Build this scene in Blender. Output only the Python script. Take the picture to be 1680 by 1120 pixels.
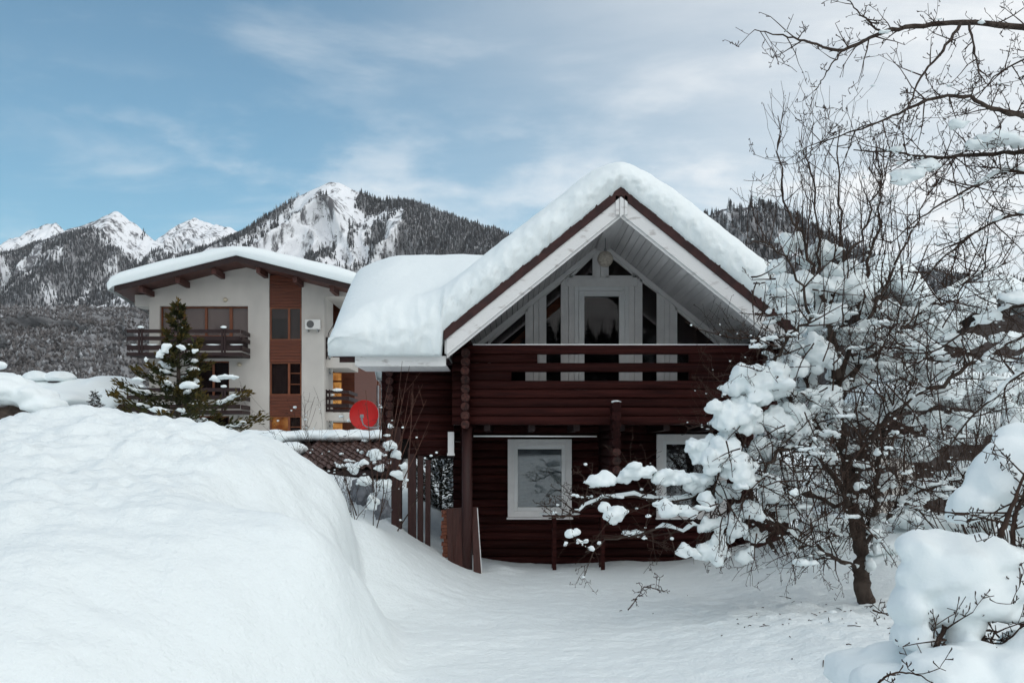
import bpy, bmesh, math, random
import numpy as np
from mathutils import Vector, Matrix

# ------------------------------------------------------------------ clear
for o in list(bpy.data.objects):
    bpy.data.objects.remove(o)
S = bpy.context.scene
COL = S.collection
R = math.radians

# ------------------------------------------------------------------ camera
# world: X right, Y away from the photographer, Z up; snow in front of the cabin is z = 0
F, CX, HY, E = 1633.0, 840.0, 737.0, 2.0
cd = bpy.data.cameras.new('camera')
cam = bpy.data.objects.new('camera', cd)
COL.objects.link(cam)
cam.location = (0, 0, E)
cam.rotation_euler = (R(90), 0, 0)
cd.sensor_width = 36.0
cd.lens = 35.0
cd.shift_y = 0.1054
cd.clip_start = 0.1
cd.clip_end = 20000
S.camera = cam

# ------------------------------------------------------------------ sky
SUN_EL, SUN_AZ = R(32), R(158)          # azimuth clockwise from the viewing direction
w = bpy.data.worlds.new('World')
S.world = w
w.use_nodes = True
nt = w.node_tree
N, L = nt.nodes, nt.links
N.clear()
out = N.new('ShaderNodeOutputWorld')
bg = N.new('ShaderNodeBackground')
bg.inputs['Strength'].default_value = 0.067
sky = N.new('ShaderNodeTexSky')
sky.sky_type = 'NISHITA'
sky.sun_disc = False
sky.sun_elevation = SUN_EL
sky.sun_rotation = SUN_AZ
sky.altitude = 600
sky.air_density = 1.0
sky.dust_density = 0.9
sky.ozone_density = 1.2
tc = N.new('ShaderNodeTexCoord')
sep = N.new('ShaderNodeSeparateXYZ')
L.new(tc.outputs['Generated'], sep.inputs[0])


def wmath(op, a, b=None, c=None, clamp=False):
    n = N.new('ShaderNodeMath')
    n.operation = op
    n.use_clamp = clamp
    for i, x in enumerate((a, b, c)):
        if x is None:
            continue
        if isinstance(x, (int, float)):
            n.inputs[i].default_value = x
        else:
            L.new(x, n.inputs[i])
    return n.outputs[0]


# thin cirrus: noise laid on a flat cloud layer overhead (direction / height)
zc = wmath('ADD', wmath('MAXIMUM', sep.outputs['Z'], 0.0), 0.16)
comb = N.new('ShaderNodeCombineXYZ')
L.new(wmath('DIVIDE', sep.outputs['X'], zc), comb.inputs[0])
L.new(wmath('DIVIDE', sep.outputs['Y'], zc), comb.inputs[1])


def wnoise(scale, loc, rot, det, rough, sc=(1, 1, 1), dist=0.0):
    mp = N.new('ShaderNodeMapping')
    mp.inputs['Location'].default_value = loc
    mp.inputs['Rotation'].default_value = (0, 0, rot)
    mp.inputs['Scale'].default_value = sc
    L.new(comb.outputs[0], mp.inputs[0])
    n = N.new('ShaderNodeTexNoise')
    n.inputs['Scale'].default_value = scale
    n.inputs['Detail'].default_value = det
    n.inputs['Roughness'].default_value = rough
    n.inputs['Distortion'].default_value = dist
    L.new(mp.outputs[0], n.inputs['Vector'])
    return n.outputs['Fac']


n_big = wnoise(0.55, (1.3, 0.4, 0), 0.3, 3, 0.5)
n_wisp = wnoise(1.9, (8.1, 1.0, 0), 0.6, 9, 0.60, (0.75, 1.2, 1), 0.4)
n_str = wnoise(2.6, (0.7, 5.2, 0), 0.95, 9, 0.64, (0.45, 1.7, 1), 0.4)
# the cirrus sheet comes in from the right-hand side of the valley
side = wmath('ADD', wmath('MULTIPLY', sep.outputs['X'], math.sin(R(110))), wmath('MULTIPLY', sep.outputs['Y'], math.cos(R(110))))
sheet = N.new('ShaderNodeMapRange')
sheet.inputs['From Min'].default_value = -0.54
sheet.inputs['From Max'].default_value = 0.26
sheet.interpolation_type = 'SMOOTHSTEP'
L.new(wmath('ADD', side, wmath('MULTIPLY', wmath('SUBTRACT', n_big, 0.5), 0.45)), sheet.inputs[0])
wisp = N.new('ShaderNodeMapRange')
wisp.inputs['From Min'].default_value = 0.47
wisp.inputs['From Max'].default_value = 0.76
wisp.interpolation_type = 'SMOOTHSTEP'
L.new(wmath('ADD', n_wisp, wmath('MULTIPLY', wmath('SUBTRACT', n_big, 0.5), 0.35)), wisp.inputs[0])
sheet_v = wmath('MULTIPLY', sheet.outputs[0], wmath('ADD', wmath('MULTIPLY', n_str, 1.1), 0.42))
# small broken clouds low over the ridges
dmap = N.new('ShaderNodeMapping')
dmap.inputs['Location'].default_value = (0.35, 0.1, 0.0)
dmap.inputs['Scale'].default_value = (5.0, 5.0, 13.0)
L.new(tc.outputs['Generated'], dmap.inputs[0])
n_low = N.new('ShaderNodeTexNoise')
n_low.inputs['Scale'].default_value = 1.0
n_low.inputs['Detail'].default_value = 8
n_low.inputs['Roughness'].default_value = 0.58
L.new(dmap.outputs[0], n_low.inputs['Vector'])


def wrange(x, a, b):
    n = N.new('ShaderNodeMapRange')
    n.interpolation_type = 'SMOOTHSTEP'
    n.inputs['From Min'].default_value = a
    n.inputs['From Max'].default_value = b
    L.new(x, n.inputs[0])
    return n.outputs[0]


band = wmath('MULTIPLY', wrange(sep.outputs['Z'], 0.12, 0.22), wrange(sep.outputs['Z'], 0.36, 0.26))
low_c = wmath('MULTIPLY', wmath('MULTIPLY', wrange(n_low.outputs['Fac'], 0.50, 0.72), band), 0.46)
cover = wmath('MINIMUM', wmath('ADD', low_c, wmath('ADD', wmath('ADD', wmath('MULTIPLY', sheet_v, 0.92), 0.02), wmath('MULTIPLY', wisp.outputs[0], 0.36))), 0.96)
mix = N.new('ShaderNodeMix')
mix.data_type = 'RGBA'
L.new(cover, mix.inputs['Factor'])
tint = N.new('ShaderNodeMix')
tint.data_type = 'RGBA'
tint.blend_type = 'MULTIPLY'
tint.inputs['Factor'].default_value = 1.0
L.new(sky.outputs[0], tint.inputs[6])
tint.inputs[7].default_value = (0.79, 1.14, 1.10, 1)
L.new(tint.outputs[2], mix.inputs[6])
mix.inputs[7].default_value = (10.2, 10.4, 10.5, 1)
L.new(mix.outputs[2], bg.inputs['Color'])
L.new(bg.outputs[0], out.inputs['Surface'])

# ------------------------------------------------------------------ sun: soft, low, behind thin cloud
sd = bpy.data.lights.new('sun', 'SUN')
sd.energy = 0.78
sd.angle = R(120)
sd.color = (0.98, 0.98, 0.97)
sun = bpy.data.objects.new('sun', sd)
COL.objects.link(sun)
sdir = Vector((math.sin(SUN_AZ) * math.cos(SUN_EL), math.cos(SUN_AZ) * math.cos(SUN_EL), math.sin(SUN_EL)))
sun.rotation_euler = sdir.to_track_quat('Z', 'Y').to_euler()

vs = S.view_settings
vs.view_transform = 'Standard'
vs.look = 'None'
vs.exposure = 0.59
vs.gamma = 1.0
vs.use_curve_mapping = False


# ------------------------------------------------------------------ helpers
def at(px, py, d):
    """point that lies d metres in front of the lens and shows at (px, py) of the photograph"""
    return Vector(((px - CX) / F * d, d, E + (HY - py) / F * d))


def XX(px, d):
    return (px - CX) / F * d


def ZZ(py, d):
    return E + (HY - py) / F * d


_rs = np.random.RandomState(11)
_perm = _rs.permutation(256)
_g = _rs.normal(size=(256, 3))
_g /= np.linalg.norm(_g, axis=1)[:, None]


def pn(P, seed=0):
    P = np.asarray(P, dtype=float)
    Pi = np.floor(P).astype(int)
    f = P - Pi
    u = f * f * f * (f * (f * 6 - 15) + 10)
    res = 0
    for dx in (0, 1):
        for dy in (0, 1):
            for dz in (0, 1):
                h = _perm[(_perm[(_perm[(Pi[:, 0] + dx + seed * 17) & 255] + Pi[:, 1] + dy) & 255] + Pi[:, 2] + dz) & 255]
                g = _g[h]
                dot = g[:, 0] * (f[:, 0] - dx) + g[:, 1] * (f[:, 1] - dy) + g[:, 2] * (f[:, 2] - dz)
                wt = (u[:, 0] if dx else 1 - u[:, 0]) * (u[:, 1] if dy else 1 - u[:, 1]) * (u[:, 2] if dz else 1 - u[:, 2])
                res = res + wt * dot
    return res * 1.5


def fbm(P, o=4, seed=0, gain=0.5):
    a, t, fr = 1.0, 0, 1.0
    P = np.asarray(P, dtype=float)
    for i in range(o):
        t = t + a * pn(P * fr + 13.7 * i, seed + i)
        a *= gain
        fr *= 2.03
    return t


def ridged(P, o=4, seed=0):
    a, t, fr = 1.0, 0, 1.0
    for i in range(o):
        t = t + a * (1 - np.abs(pn(P * fr + 7.1 * i, seed + i)) * 2)
        a *= 0.5
        fr *= 2.1
    return t


def sstep(a, b, x):
    t = np.clip((x - a) / (b - a), 0, 1)
    return t * t * (3 - 2 * t)


def smax(a, b, k):
    h = np.clip(0.5 + 0.5 * (a - b) / k, 0, 1)
    return b + (a - b) * h + k * h * (1 - h)


def wpos(o):
    p = Vector((0, 0, 0))
    while o is not None:
        p = p + o.location
        o = o.parent
    return p


def link(name, me, mat, parent=None, loc=(0, 0, 0)):
    o = bpy.data.objects.new(name, me)
    COL.objects.link(o)
    o.location = loc
    if parent is not None:
        o.parent = parent
    if mat is not None and len(me.materials) == 0:
        me.materials.append(mat)
    return o


def mesh_np(name, V, faces, smooth=True):
    me = bpy.data.meshes.new(name)
    me.from_pydata([tuple(v) for v in V] if not isinstance(V, np.ndarray) else V.tolist(), [], faces if not isinstance(faces, np.ndarray) else faces.tolist())
    if smooth:
        me.polygons.foreach_set('use_smooth', np.ones(len(me.polygons), dtype=bool))
    me.update()
    return me


class MB:
    def __init__(s):
        s.v, s.f, s.c = [], [], []

    def add(s, vs, fs):
        b = len(s.v)
        s.v.extend([tuple(v) for v in vs])
        s.f.extend([tuple(i + b for i in f) for f in fs])

    def box(s, x0, x1, y0, y1, z0, z1):
        s.add([(x0, y0, z0), (x1, y0, z0), (x1, y1, z0), (x0, y1, z0), (x0, y0, z1), (x1, y0, z1), (x1, y1, z1), (x0, y1, z1)],
              [(3, 2, 1, 0), (4, 5, 6, 7), (0, 1, 5, 4), (1, 2, 6, 5), (2, 3, 7, 6), (3, 0, 4, 7)])
        return s

    def hexa(s, p):
        s.add(p, [(3, 2, 1, 0), (4, 5, 6, 7), (0, 1, 5, 4), (1, 2, 6, 5), (2, 3, 7, 6), (3, 0, 4, 7)])
        return s

    def beam(s, a, b, wx, wz, up=(0, 0, 1)):
        """rectangular bar from a to b"""
        a, b = Vector(a), Vector(b)
        t = (b - a).normalized()
        sd_ = t.cross(Vector(up)).normalized() * (wx / 2)
        u = sd_.cross(t).normalized() * (wz / 2)
        s.hexa([a - sd_ - u, a + sd_ - u, b + sd_ - u, b - sd_ - u, a - sd_ + u, a + sd_ + u, b + sd_ + u, b - sd_ + u])
        return s

    def prism(s, poly, y0, y1):
        """poly: (x, z) outline, counter-clockwise seen from the camera side, extruded from y0 to y1"""
        n = len(poly)
        vs_ = [(p[0], y0, p[1]) for p in poly] + [(p[0], y1, p[1]) for p in poly]
        s.add(vs_, [tuple(range(n)), tuple(reversed(range(n, 2 * n)))] + [((i + 1) % n, i, n + i, n + (i + 1) % n) for i in range(n)])
        return s

    def prismx(s, poly, x0, x1):
        """poly: (y, z) outline extruded along x"""
        n = len(poly)
        vs_ = [(x0, p[0], p[1]) for p in poly] + [(x1, p[0], p[1]) for p in poly]
        s.add(vs_, [tuple(reversed(range(n))), tuple(range(n, 2 * n))] + [(i, (i + 1) % n, n + (i + 1) % n, n + i) for i in range(n)])
        return s

    def tube(s, pts, rad, n=8, cap=True):
        k = len(pts)
        if not hasattr(rad, '__len__'):
            rad = [rad] * k
        b = len(s.v)
        pts = [Vector(p) for p in pts]
        ref = None
        for i, p in enumerate(pts):
            t = (pts[min(i + 1, k - 1)] - pts[max(i - 1, 0)])
            if t.length < 1e-9:
                t = Vector((0, 0, 1))
            t.normalize()
            if ref is None:
                ref = Vector((0, 0, 1)) if abs(t.z) < 0.9 else Vector((1, 0, 0))
            u = t.cross(ref)
            if u.length < 1e-6:
                u = t.orthogonal()
            u.normalize()
            v = t.cross(u)
            ref = -v if False else ref
            for j in range(n):
                a = 2 * math.pi * j / n
                q = p + (u * math.cos(a) + v * math.sin(a)) * rad[i]
                s.v.append((q.x, q.y, q.z))
        for i in range(k - 1):
            for j in range(n):
                a0, a1 = b + i * n + j, b + i * n + (j + 1) % n
                s.f.append((a0, a1, a1 + n, a0 + n))
        if cap:
            s.f.append(tuple(b + j for j in reversed(range(n))))
            s.f.append(tuple(b + (k - 1) * n + j for j in range(n)))
        return s

    def lathe(s, c, prof, n=16, axis='Z'):
        b = len(s.v)
        for (r, h) in prof:
            for j in range(n):
                a = 2 * math.pi * j / n
                if axis == 'Z':
                    s.v.append((c[0] + r * math.cos(a), c[1] + r * math.sin(a), c[2] + h))
                elif axis == 'Y':
                    s.v.append((c[0] + r * math.cos(a), c[1] + h, c[2] + r * math.sin(a)))
                else:
                    s.v.append((c[0] + h, c[1] + r * math.cos(a), c[2] + r * math.sin(a)))
        for i in range(len(prof) - 1):
            for j in range(n):
                a0, a1 = b + i * n + j, b + i * n + (j + 1) % n
                s.f.append((a0, a1, a1 + n, a0 + n))
        s.f.append(tuple(b + j for j in reversed(range(n))))
        s.f.append(tuple(b + (len(prof) - 1) * n + j for j in range(n)))
        return s

    def mesh(s, name, org=(0, 0, 0), smooth=False):
        me = bpy.data.meshes.new(name)
        o = Vector(org)
        me.from_pydata([(v[0] - o.x, v[1] - o.y, v[2] - o.z) for v in s.v], [], s.f)
        bm = bmesh.new()
        bm.from_mesh(me)
        bmesh.ops.recalc_face_normals(bm, faces=bm.faces)
        bm.to_mesh(me)
        bm.free()
        if smooth:
            me.polygons.foreach_set('use_smooth', np.ones(len(me.polygons), dtype=bool))
        me.update()
        return me

    def build(s, name, mat, parent=None, smooth=False, bevel=0.0, autosm=False, org=None):
        pw = wpos(parent)
        if org is None:
            org = pw
        me = s.mesh(name, org, smooth)
        o = link(name, me, mat, parent, Vector(org) - pw)
        if bevel:
            m = o.modifiers.new('bevel', 'BEVEL')
            m.width = bevel
            m.segments = 2
            m.limit_method = 'ANGLE'
        return o


def tag(o, label=None, cat=None, group=None, kind=None):
    if label:
        o['label'] = label
    if cat:
        o['category'] = cat
    if group:
        o['group'] = group
    if kind:
        o['kind'] = kind
    return o


def thing(name, loc, label, cat, group=None):
    o = bpy.data.objects.new(name, None)
    COL.objects.link(o)
    o.location = loc
    o.empty_display_size = 0.2
    return tag(o, label, cat, group)


def setcol(me, cols, name='Col'):
    a = me.color_attributes.new(name, 'FLOAT_COLOR', 'POINT')
    a.data.foreach_set('color', np.asarray(cols, dtype=np.float32).ravel())


# ------------------------------------------------------------------ materials
def newmat(name):
    m = bpy.data.materials.new(name)
    m.use_nodes = True
    nt_ = m.node_tree
    b = nt_.nodes['Principled BSDF']
    return m, nt_, b


def pm(name, c, c2=None, rough=0.7, scale=3.0, vscale=(1, 1, 1), detail=5, lo=0.35, hi=0.65, bump=0.0, bscale=None, bvs=None, spec=0.3, metal=0.0, bdist=0.02, orand=0.0):
    """Principled with two base colours mixed by object-space noise plus fine relief"""
    m, t, b = newmat(name)
    if c2 is None:
        c2 = tuple(x * 0.75 for x in c)
    co = t.nodes.new('ShaderNodeTexCoord')
    mp = t.nodes.new('ShaderNodeMapping')
    mp.inputs['Scale'].default_value = vscale
    t.links.new(co.outputs['Object'], mp.inputs[0])
    n = t.nodes.new('ShaderNodeTexNoise')
    n.inputs['Scale'].default_value = scale
    n.inputs['Detail'].default_value = detail
    t.links.new(mp.outputs[0], n.inputs['Vector'])
    rp = t.nodes.new('ShaderNodeValToRGB')
    rp.color_ramp.elements[0].position = lo
    rp.color_ramp.elements[0].color = (*c2, 1)
    rp.color_ramp.elements[1].position = hi
    rp.color_ramp.elements[1].color = (*c, 1)
    t.links.new(n.outputs['Fac'], rp.inputs[0])
    if orand:
        oi = t.nodes.new('ShaderNodeObjectInfo')
        mr = t.nodes.new('ShaderNodeMapRange')
        mr.inputs['To Min'].default_value = 1 - orand
        mr.inputs['To Max'].default_value = 1 + orand
        t.links.new(oi.outputs['Random'], mr.inputs[0])
        hs = t.nodes.new('ShaderNodeHueSaturation')
        t.links.new(mr.outputs[0], hs.inputs['Value'])
        t.links.new(rp.outputs[0], hs.inputs['Color'])
        t.links.new(hs.outputs[0], b.inputs['Base Color'])
        av = t.nodes.new('ShaderNodeVectorMath')
        av.operation = 'MULTIPLY_ADD'
        t.links.new(oi.outputs['Random'], av.inputs[0])
        av.inputs[1].default_value = (37, 19, 53)
        t.links.new(co.outputs['Object'], av.inputs[2])
        t.links.new(av.outputs[0], mp.inputs[0])
    else:
        t.links.new(rp.outputs[0], b.inputs['Base Color'])
    b.inputs['Roughness'].default_value = rough
    b.inputs['Specular IOR Level'].default_value = spec
    b.inputs['Metallic'].default_value = metal
    if bump:
        mp2 = t.nodes.new('ShaderNodeMapping')
        mp2.inputs['Scale'].default_value = bvs or vscale
        t.links.new(co.outputs['Object'], mp2.inputs[0])
        n2 = t.nodes.new('ShaderNodeTexNoise')
        n2.inputs['Scale'].default_value = bscale or scale * 3
        n2.inputs['Detail'].default_value = 6
        t.links.new(mp2.outputs[0], n2.inputs['Vector'])
        bp = t.nodes.new('ShaderNodeBump')
        bp.inputs['Strength'].default_value = bump
        bp.inputs['Distance'].default_value = bdist
        t.links.new(n2.outputs['Fac'], bp.inputs['Height'])
        t.links.new(bp.outputs[0], b.inputs['Normal'])
    return m


def snowmat(name, grain=70, ripple=5.0, bs=0.35, c=(0.845, 0.90, 0.905), bd=0.02):
    m, t, b = newmat(name)
    co = t.nodes.new('ShaderNodeTexCoord')
    b.inputs['Base Color'].default_value = (*c, 1)
    b.inputs['Roughness'].default_value = 0.65
    b.inputs['Specular IOR Level'].default_value = 0.25
    n1 = t.nodes.new('ShaderNodeTexNoise')
    n1.inputs['Scale'].default_value = ripple
    n1.inputs['Detail'].default_value = 7
    n1.inputs['Roughness'].default_value = 0.6
    t.links.new(co.outputs['Object'], n1.inputs['Vector'])
    n2 = t.nodes.new('ShaderNodeTexNoise')
    n2.inputs['Scale'].default_value = grain
    n2.inputs['Detail'].default_value = 3
    t.links.new(co.outputs['Object'], n2.inputs['Vector'])
    mx = t.nodes.new('ShaderNodeMath')
    mx.operation = 'MULTIPLY_ADD'
    t.links.new(n2.outputs['Fac'], mx.inputs[0])
    mx.inputs[1].default_value = 0.22
    t.links.new(n1.outputs['Fac'], mx.inputs[2])
    bp = t.nodes.new('ShaderNodeBump')
    bp.inputs['Strength'].default_value = bs
    bp.inputs['Distance'].default_value = bd
    t.links.new(mx.outputs[0], bp.inputs['Height'])
    t.links.new(bp.outputs[0], b.inputs['Normal'])
    return m


def attrmat(name, dark, light, rough=0.9, attr='Col', extra=None):
    """colour attribute R mixes dark->light, G mixes in extra (species colour / frost)"""
    m, t, b = newmat(name)
    a = t.nodes.new('ShaderNodeAttribute')
    a.attribute_name = attr
    sp = t.nodes.new('ShaderNodeSeparateColor')
    t.links.new(a.outputs['Color'], sp.inputs[0])
    mx = t.nodes.new('ShaderNodeMix')
    mx.data_type = 'RGBA'
    mx.inputs[6].default_value = (*dark, 1)
    mx.inputs[7].default_value = (*light, 1)
    t.links.new(sp.outputs[0], mx.inputs['Factor'])
    o = mx.outputs[2]
    if extra:
        m2 = t.nodes.new('ShaderNodeMix')
        m2.data_type = 'RGBA'
        t.links.new(o, m2.inputs[6])
        m2.inputs[7].default_value = (*extra, 1)
        t.links.new(sp.outputs[1], m2.inputs['Factor'])
        o = m2.outputs[2]
    t.links.new(o, b.inputs['Base Color'])
    b.inputs['Roughness'].default_value = rough
    b.inputs['Specular IOR Level'].default_value = 0.15
    return m


def glassmat(name, tintc=(0.70, 0.66, 0.66), gloss=0.014, rough=0.02):
    m = bpy.data.materials.new(name)
    m.use_nodes = True
    t = m.node_tree
    t.nodes.clear()
    o = t.nodes.new('ShaderNodeOutputMaterial')
    tr = t.nodes.new('ShaderNodeBsdfTransparent')
    tr.inputs[0].default_value = (*tintc, 1)
    gl = t.nodes.new('ShaderNodeBsdfGlossy')
    gl.inputs['Roughness'].default_value = rough
    gl.inputs['Color'].default_value = (0.95, 0.95, 0.95, 1)
    mx = t.nodes.new('ShaderNodeMixShader')
    mx.inputs[0].default_value = gloss
    t.links.new(tr.outputs[0], mx.inputs[1])
    t.links.new(gl.outputs[0], mx.inputs[2])
    t.links.new(mx.outputs[0], o.inputs['Surface'])
    return m


def emitmat(name, c, s):
    m, t, b = newmat(name)
    co = t.nodes.new('ShaderNodeTexCoord')
    n = t.nodes.new('ShaderNodeTexNoise')
    n.inputs['Scale'].default_value = 2.2
    n.inputs['Detail'].default_value = 2
    t.links.new(co.outputs['Object'], n.inputs['Vector'])
    rp = t.nodes.new('ShaderNodeValToRGB')
    rp.color_ramp.elements[0].position = 0.35
    rp.color_ramp.elements[0].color = (c[0] * 0.4, c[1] * 0.25, c[2] * 0.2, 1)
    rp.color_ramp.elements[1].position = 0.7
    rp.color_ramp.elements[1].color = (*c, 1)
    t.links.new(n.outputs['Fac'], rp.inputs[0])
    t.links.new(rp.outputs[0], b.inputs['Emission Color'])
    t.links.new(rp.outputs[0], b.inputs['Base Color'])
    b.inputs['Emission Strength'].default_value = s
    return m


M = {}
M['snow'] = snowmat('snow')
M['snow_ground'] = snowmat('snow_ground', grain=30, ripple=6.0, bs=0.8, bd=0.05)
M['snow_roof'] = snowmat('snow_roof', grain=55, ripple=7, bs=0.5, bd=0.03)
M['snow_far'] = snowmat('snow_far', grain=8, ripple=1.2, bs=0.2)
M['logx'] = pm('log_wood', (0.044, 0.0115, 0.0095), (0.015, 0.0042, 0.0040), 0.6, 4, (0.35, 6, 6), 7, 0.28, 0.74, 0.5, 9, (0.3, 8, 8), 0.06, orand=0.32)
M['logy'] = pm('log_wood_side', (0.033, 0.0095, 0.0085), (0.012, 0.004, 0.004), 0.6, 4, (6, 0.35, 6), 6, 0.3, 0.7, 0.35, 9, (8, 0.3, 8), 0.06, orand=0.3)
M['logend'] = pm('log_end', (0.085, 0.028, 0.021), (0.020, 0.008, 0.007), 0.7, 22, (1, 1, 1), 6, 0.35, 0.7, 0.6, 40, orand=0.4)
M['post'] = pm('post_wood', (0.046, 0.015, 0.012), (0.028, 0.010, 0.009), 0.5, 4, (6, 6, 0.4), 6, 0.3, 0.7, 0.3, 9, (8, 8, 0.3))
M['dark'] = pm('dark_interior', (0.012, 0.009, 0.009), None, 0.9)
M['white_wood'] = pm('white_board', (0.85, 0.83, 0.815), (0.74, 0.72, 0.71), 0.55, 5, (1, 1, 1), 6, 0.25, 0.7, 0.12, 20)
M['white_barge'] = pm('weathered_white_board', (0.74, 0.73, 0.72), (0.34, 0.30, 0.28), 0.65, 5, (1, 1, 3), 8, 0.22, 0.42, 0.2, 20)
M['soffit'] = pm('white_soffit', (0.80, 0.78, 0.78), (0.68, 0.66, 0.66), 0.5, 3, (6, 0.5, 6), 5, 0.3, 0.7, 0.05, 20, orand=0.10)
M['pvc'] = pm('white_plastic', (0.85, 0.85, 0.85), (0.79, 0.79, 0.78), 0.35, 3, bump=0.0)
M['verge'] = pm('brown_roof_metal', (0.050, 0.017, 0.015), (0.028, 0.010, 0.010), 0.6, 8, bump=0.3, bscale=30)
M['glass'] = glassmat('window_glass')
M['glass2'] = glassmat('window_glass_sky', (0.72, 0.75, 0.76), 0.10)
M['orange'] = pm('orange_pine', (0.42, 0.16, 0.07), (0.30, 0.10, 0.04), 0.5, 4, (0.4, 6, 6))
M['blind'] = pm('blind_slat', (0.34, 0.37, 0.375), None, 0.6)
M['plaster'] = pm('white_plaster', (0.55, 0.515, 0.475), (0.45, 0.42, 0.39), 0.9, 0.9, (1, 1, 0.6), 8, 0.3, 0.7, 0.25, 12, (1, 1, 2), 0.1, bdist=0.03)
M['timber'] = pm('red_timber', (0.130, 0.034, 0.015), (0.085, 0.023, 0.011), 0.55, 3, (0.5, 4, 6), 5)
M['timber_frame'] = pm('orange_brown_frame', (0.19, 0.058, 0.022), (0.14, 0.040, 0.016), 0.4, 3)
M['dark_timber'] = pm('dark_timber', (0.026, 0.010, 0.009), (0.016, 0.006, 0.006), 0.55, 4, (1, 4, 4), 5)
M['roof_wood'] = pm('roof_wood', (0.085, 0.030, 0.022), (0.055, 0.020, 0.016), 0.6, 3, (1, 1, 1), 5)
M['pinkwall'] = pm('pink_brown_wall', (0.26, 0.13, 0.11), (0.21, 0.10, 0.085), 0.8, 2)
M['curtain'] = pm('curtain', (0.085, 0.066, 0.060), (0.045, 0.034, 0.031), 0.9, 7, (6, 1, 0.1), 3)
M['darkcurtain'] = pm('dark_curtain', (0.05, 0.035, 0.034), (0.03, 0.02, 0.02), 0.9, 7, (6, 1, 0.1), 3)
M['metal'] = pm('grey_metal', (0.32, 0.33, 0.34), (0.25, 0.26, 0.27), 0.4, 5, metal=0.6)
M['ac'] = pm('ac_casing', (0.66, 0.65, 0.62), (0.58, 0.57, 0.55), 0.4, 3)
M['acgrille'] = pm('ac_grille', (0.10, 0.10, 0.10), None, 0.5)
M['lampglass'] = pm('lamp_shade', (0.55, 0.48, 0.36), (0.45, 0.39, 0.30), 0.4, 6)
M['lantern'] = pm('woven_lantern', (0.56, 0.50, 0.43), (0.34, 0.29, 0.24), 0.8, 22, (1, 1, 2.5), 4, 0.35, 0.6, 0.6, 40)
M['red'] = pm('red_dish', (0.52, 0.012, 0.010), (0.44, 0.009, 0.008), 0.45, 3)
M['tile'] = pm('brown_tile', (0.105, 0.055, 0.045), (0.060, 0.032, 0.027), 0.6, 5, bump=0.2)
M['lit'] = emitmat('lit_window', (1.0, 0.52, 0.14), 0.20)
M['bark'] = pm('bark', (0.085, 0.064, 0.052), (0.032, 0.023, 0.019), 0.9, 14, (1, 1, 0.35), 8, 0.3, 0.7, 0.9, 30, (1, 1, 0.3), 0.2, bdist=0.03)
M['twig'] = pm('twig_bark', (0.066, 0.042, 0.032), (0.034, 0.021, 0.016), 0.85, 9, spec=0.15)
M['shoot'] = pm('red_shoot_bark', (0.110, 0.050, 0.034), (0.065, 0.030, 0.022), 0.7, 9)
M['rock'] = pm('grey_rock', (0.20, 0.21, 0.23), (0.10, 0.105, 0.12), 0.85, 5, (1, 1, 1), 8, 0.3, 0.7, 0.7, 14)
M['stump'] = pm('weathered_stone', (0.16, 0.12, 0.095), (0.06, 0.045, 0.038), 0.9, 6, (1, 1, 1), 8, 0.3, 0.7, 0.8, 14)
M['brick'] = pm('brick', (0.24, 0.085, 0.050), (0.15, 0.055, 0.035), 0.85, 9, bump=0.4)
M['ply'] = pm('red_brown_panel', (0.070, 0.024, 0.018), (0.045, 0.016, 0.012), 0.45, 4, (6, 6, 0.4), 5)
M['rust'] = pm('rusty_panel', (0.075, 0.022, 0.016), (0.04, 0.013, 0.010), 0.7, 6)
M['net'] = pm('grey_wire', (0.14, 0.14, 0.145), None, 0.5)
M['needle'] = attrmat('cypress_foliage', (0.008, 0.014, 0.008), (0.030, 0.044, 0.018), extra=(0.14, 0.085, 0.018))
M['thuja'] = attrmat('thuja_foliage', (0.014, 0.016, 0.010), (0.060, 0.055, 0.035), extra=(0.70, 0.73, 0.76))
M['forest'] = attrmat('conifer_forest', (0.016, 0.016, 0.017), (0.060, 0.056, 0.055), extra=(0.62, 0.65, 0.69))
M['wood'] = attrmat('bare_wood', (0.050, 0.043, 0.041), (0.15, 0.135, 0.13), extra=(0.58, 0.60, 0.63))
M['grey_wood'] = pm('grey_wood', (0.075, 0.062, 0.058), (0.045, 0.037, 0.035), 0.8, 3, (1, 1, 5), 5)
M['wire'] = pm('cable', (0.30, 0.30, 0.31), None, 0.6)
M['blackwire'] = pm('black_cable', (0.02, 0.02, 0.02), None, 0.6)

# ================================================================== SETTING: snow ground
def interp(x, pts):
    xs = [p[0] for p in pts]
    ys = [p[1] for p in pts]
    return np.interp(x, xs, ys)


def smooth_interp(x, pts):
    # three shifted samples soften the corners of the table
    return (interp(x - 0.10, pts) + 2 * interp(x, pts) + interp(x + 0.10, pts)) / 4


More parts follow.
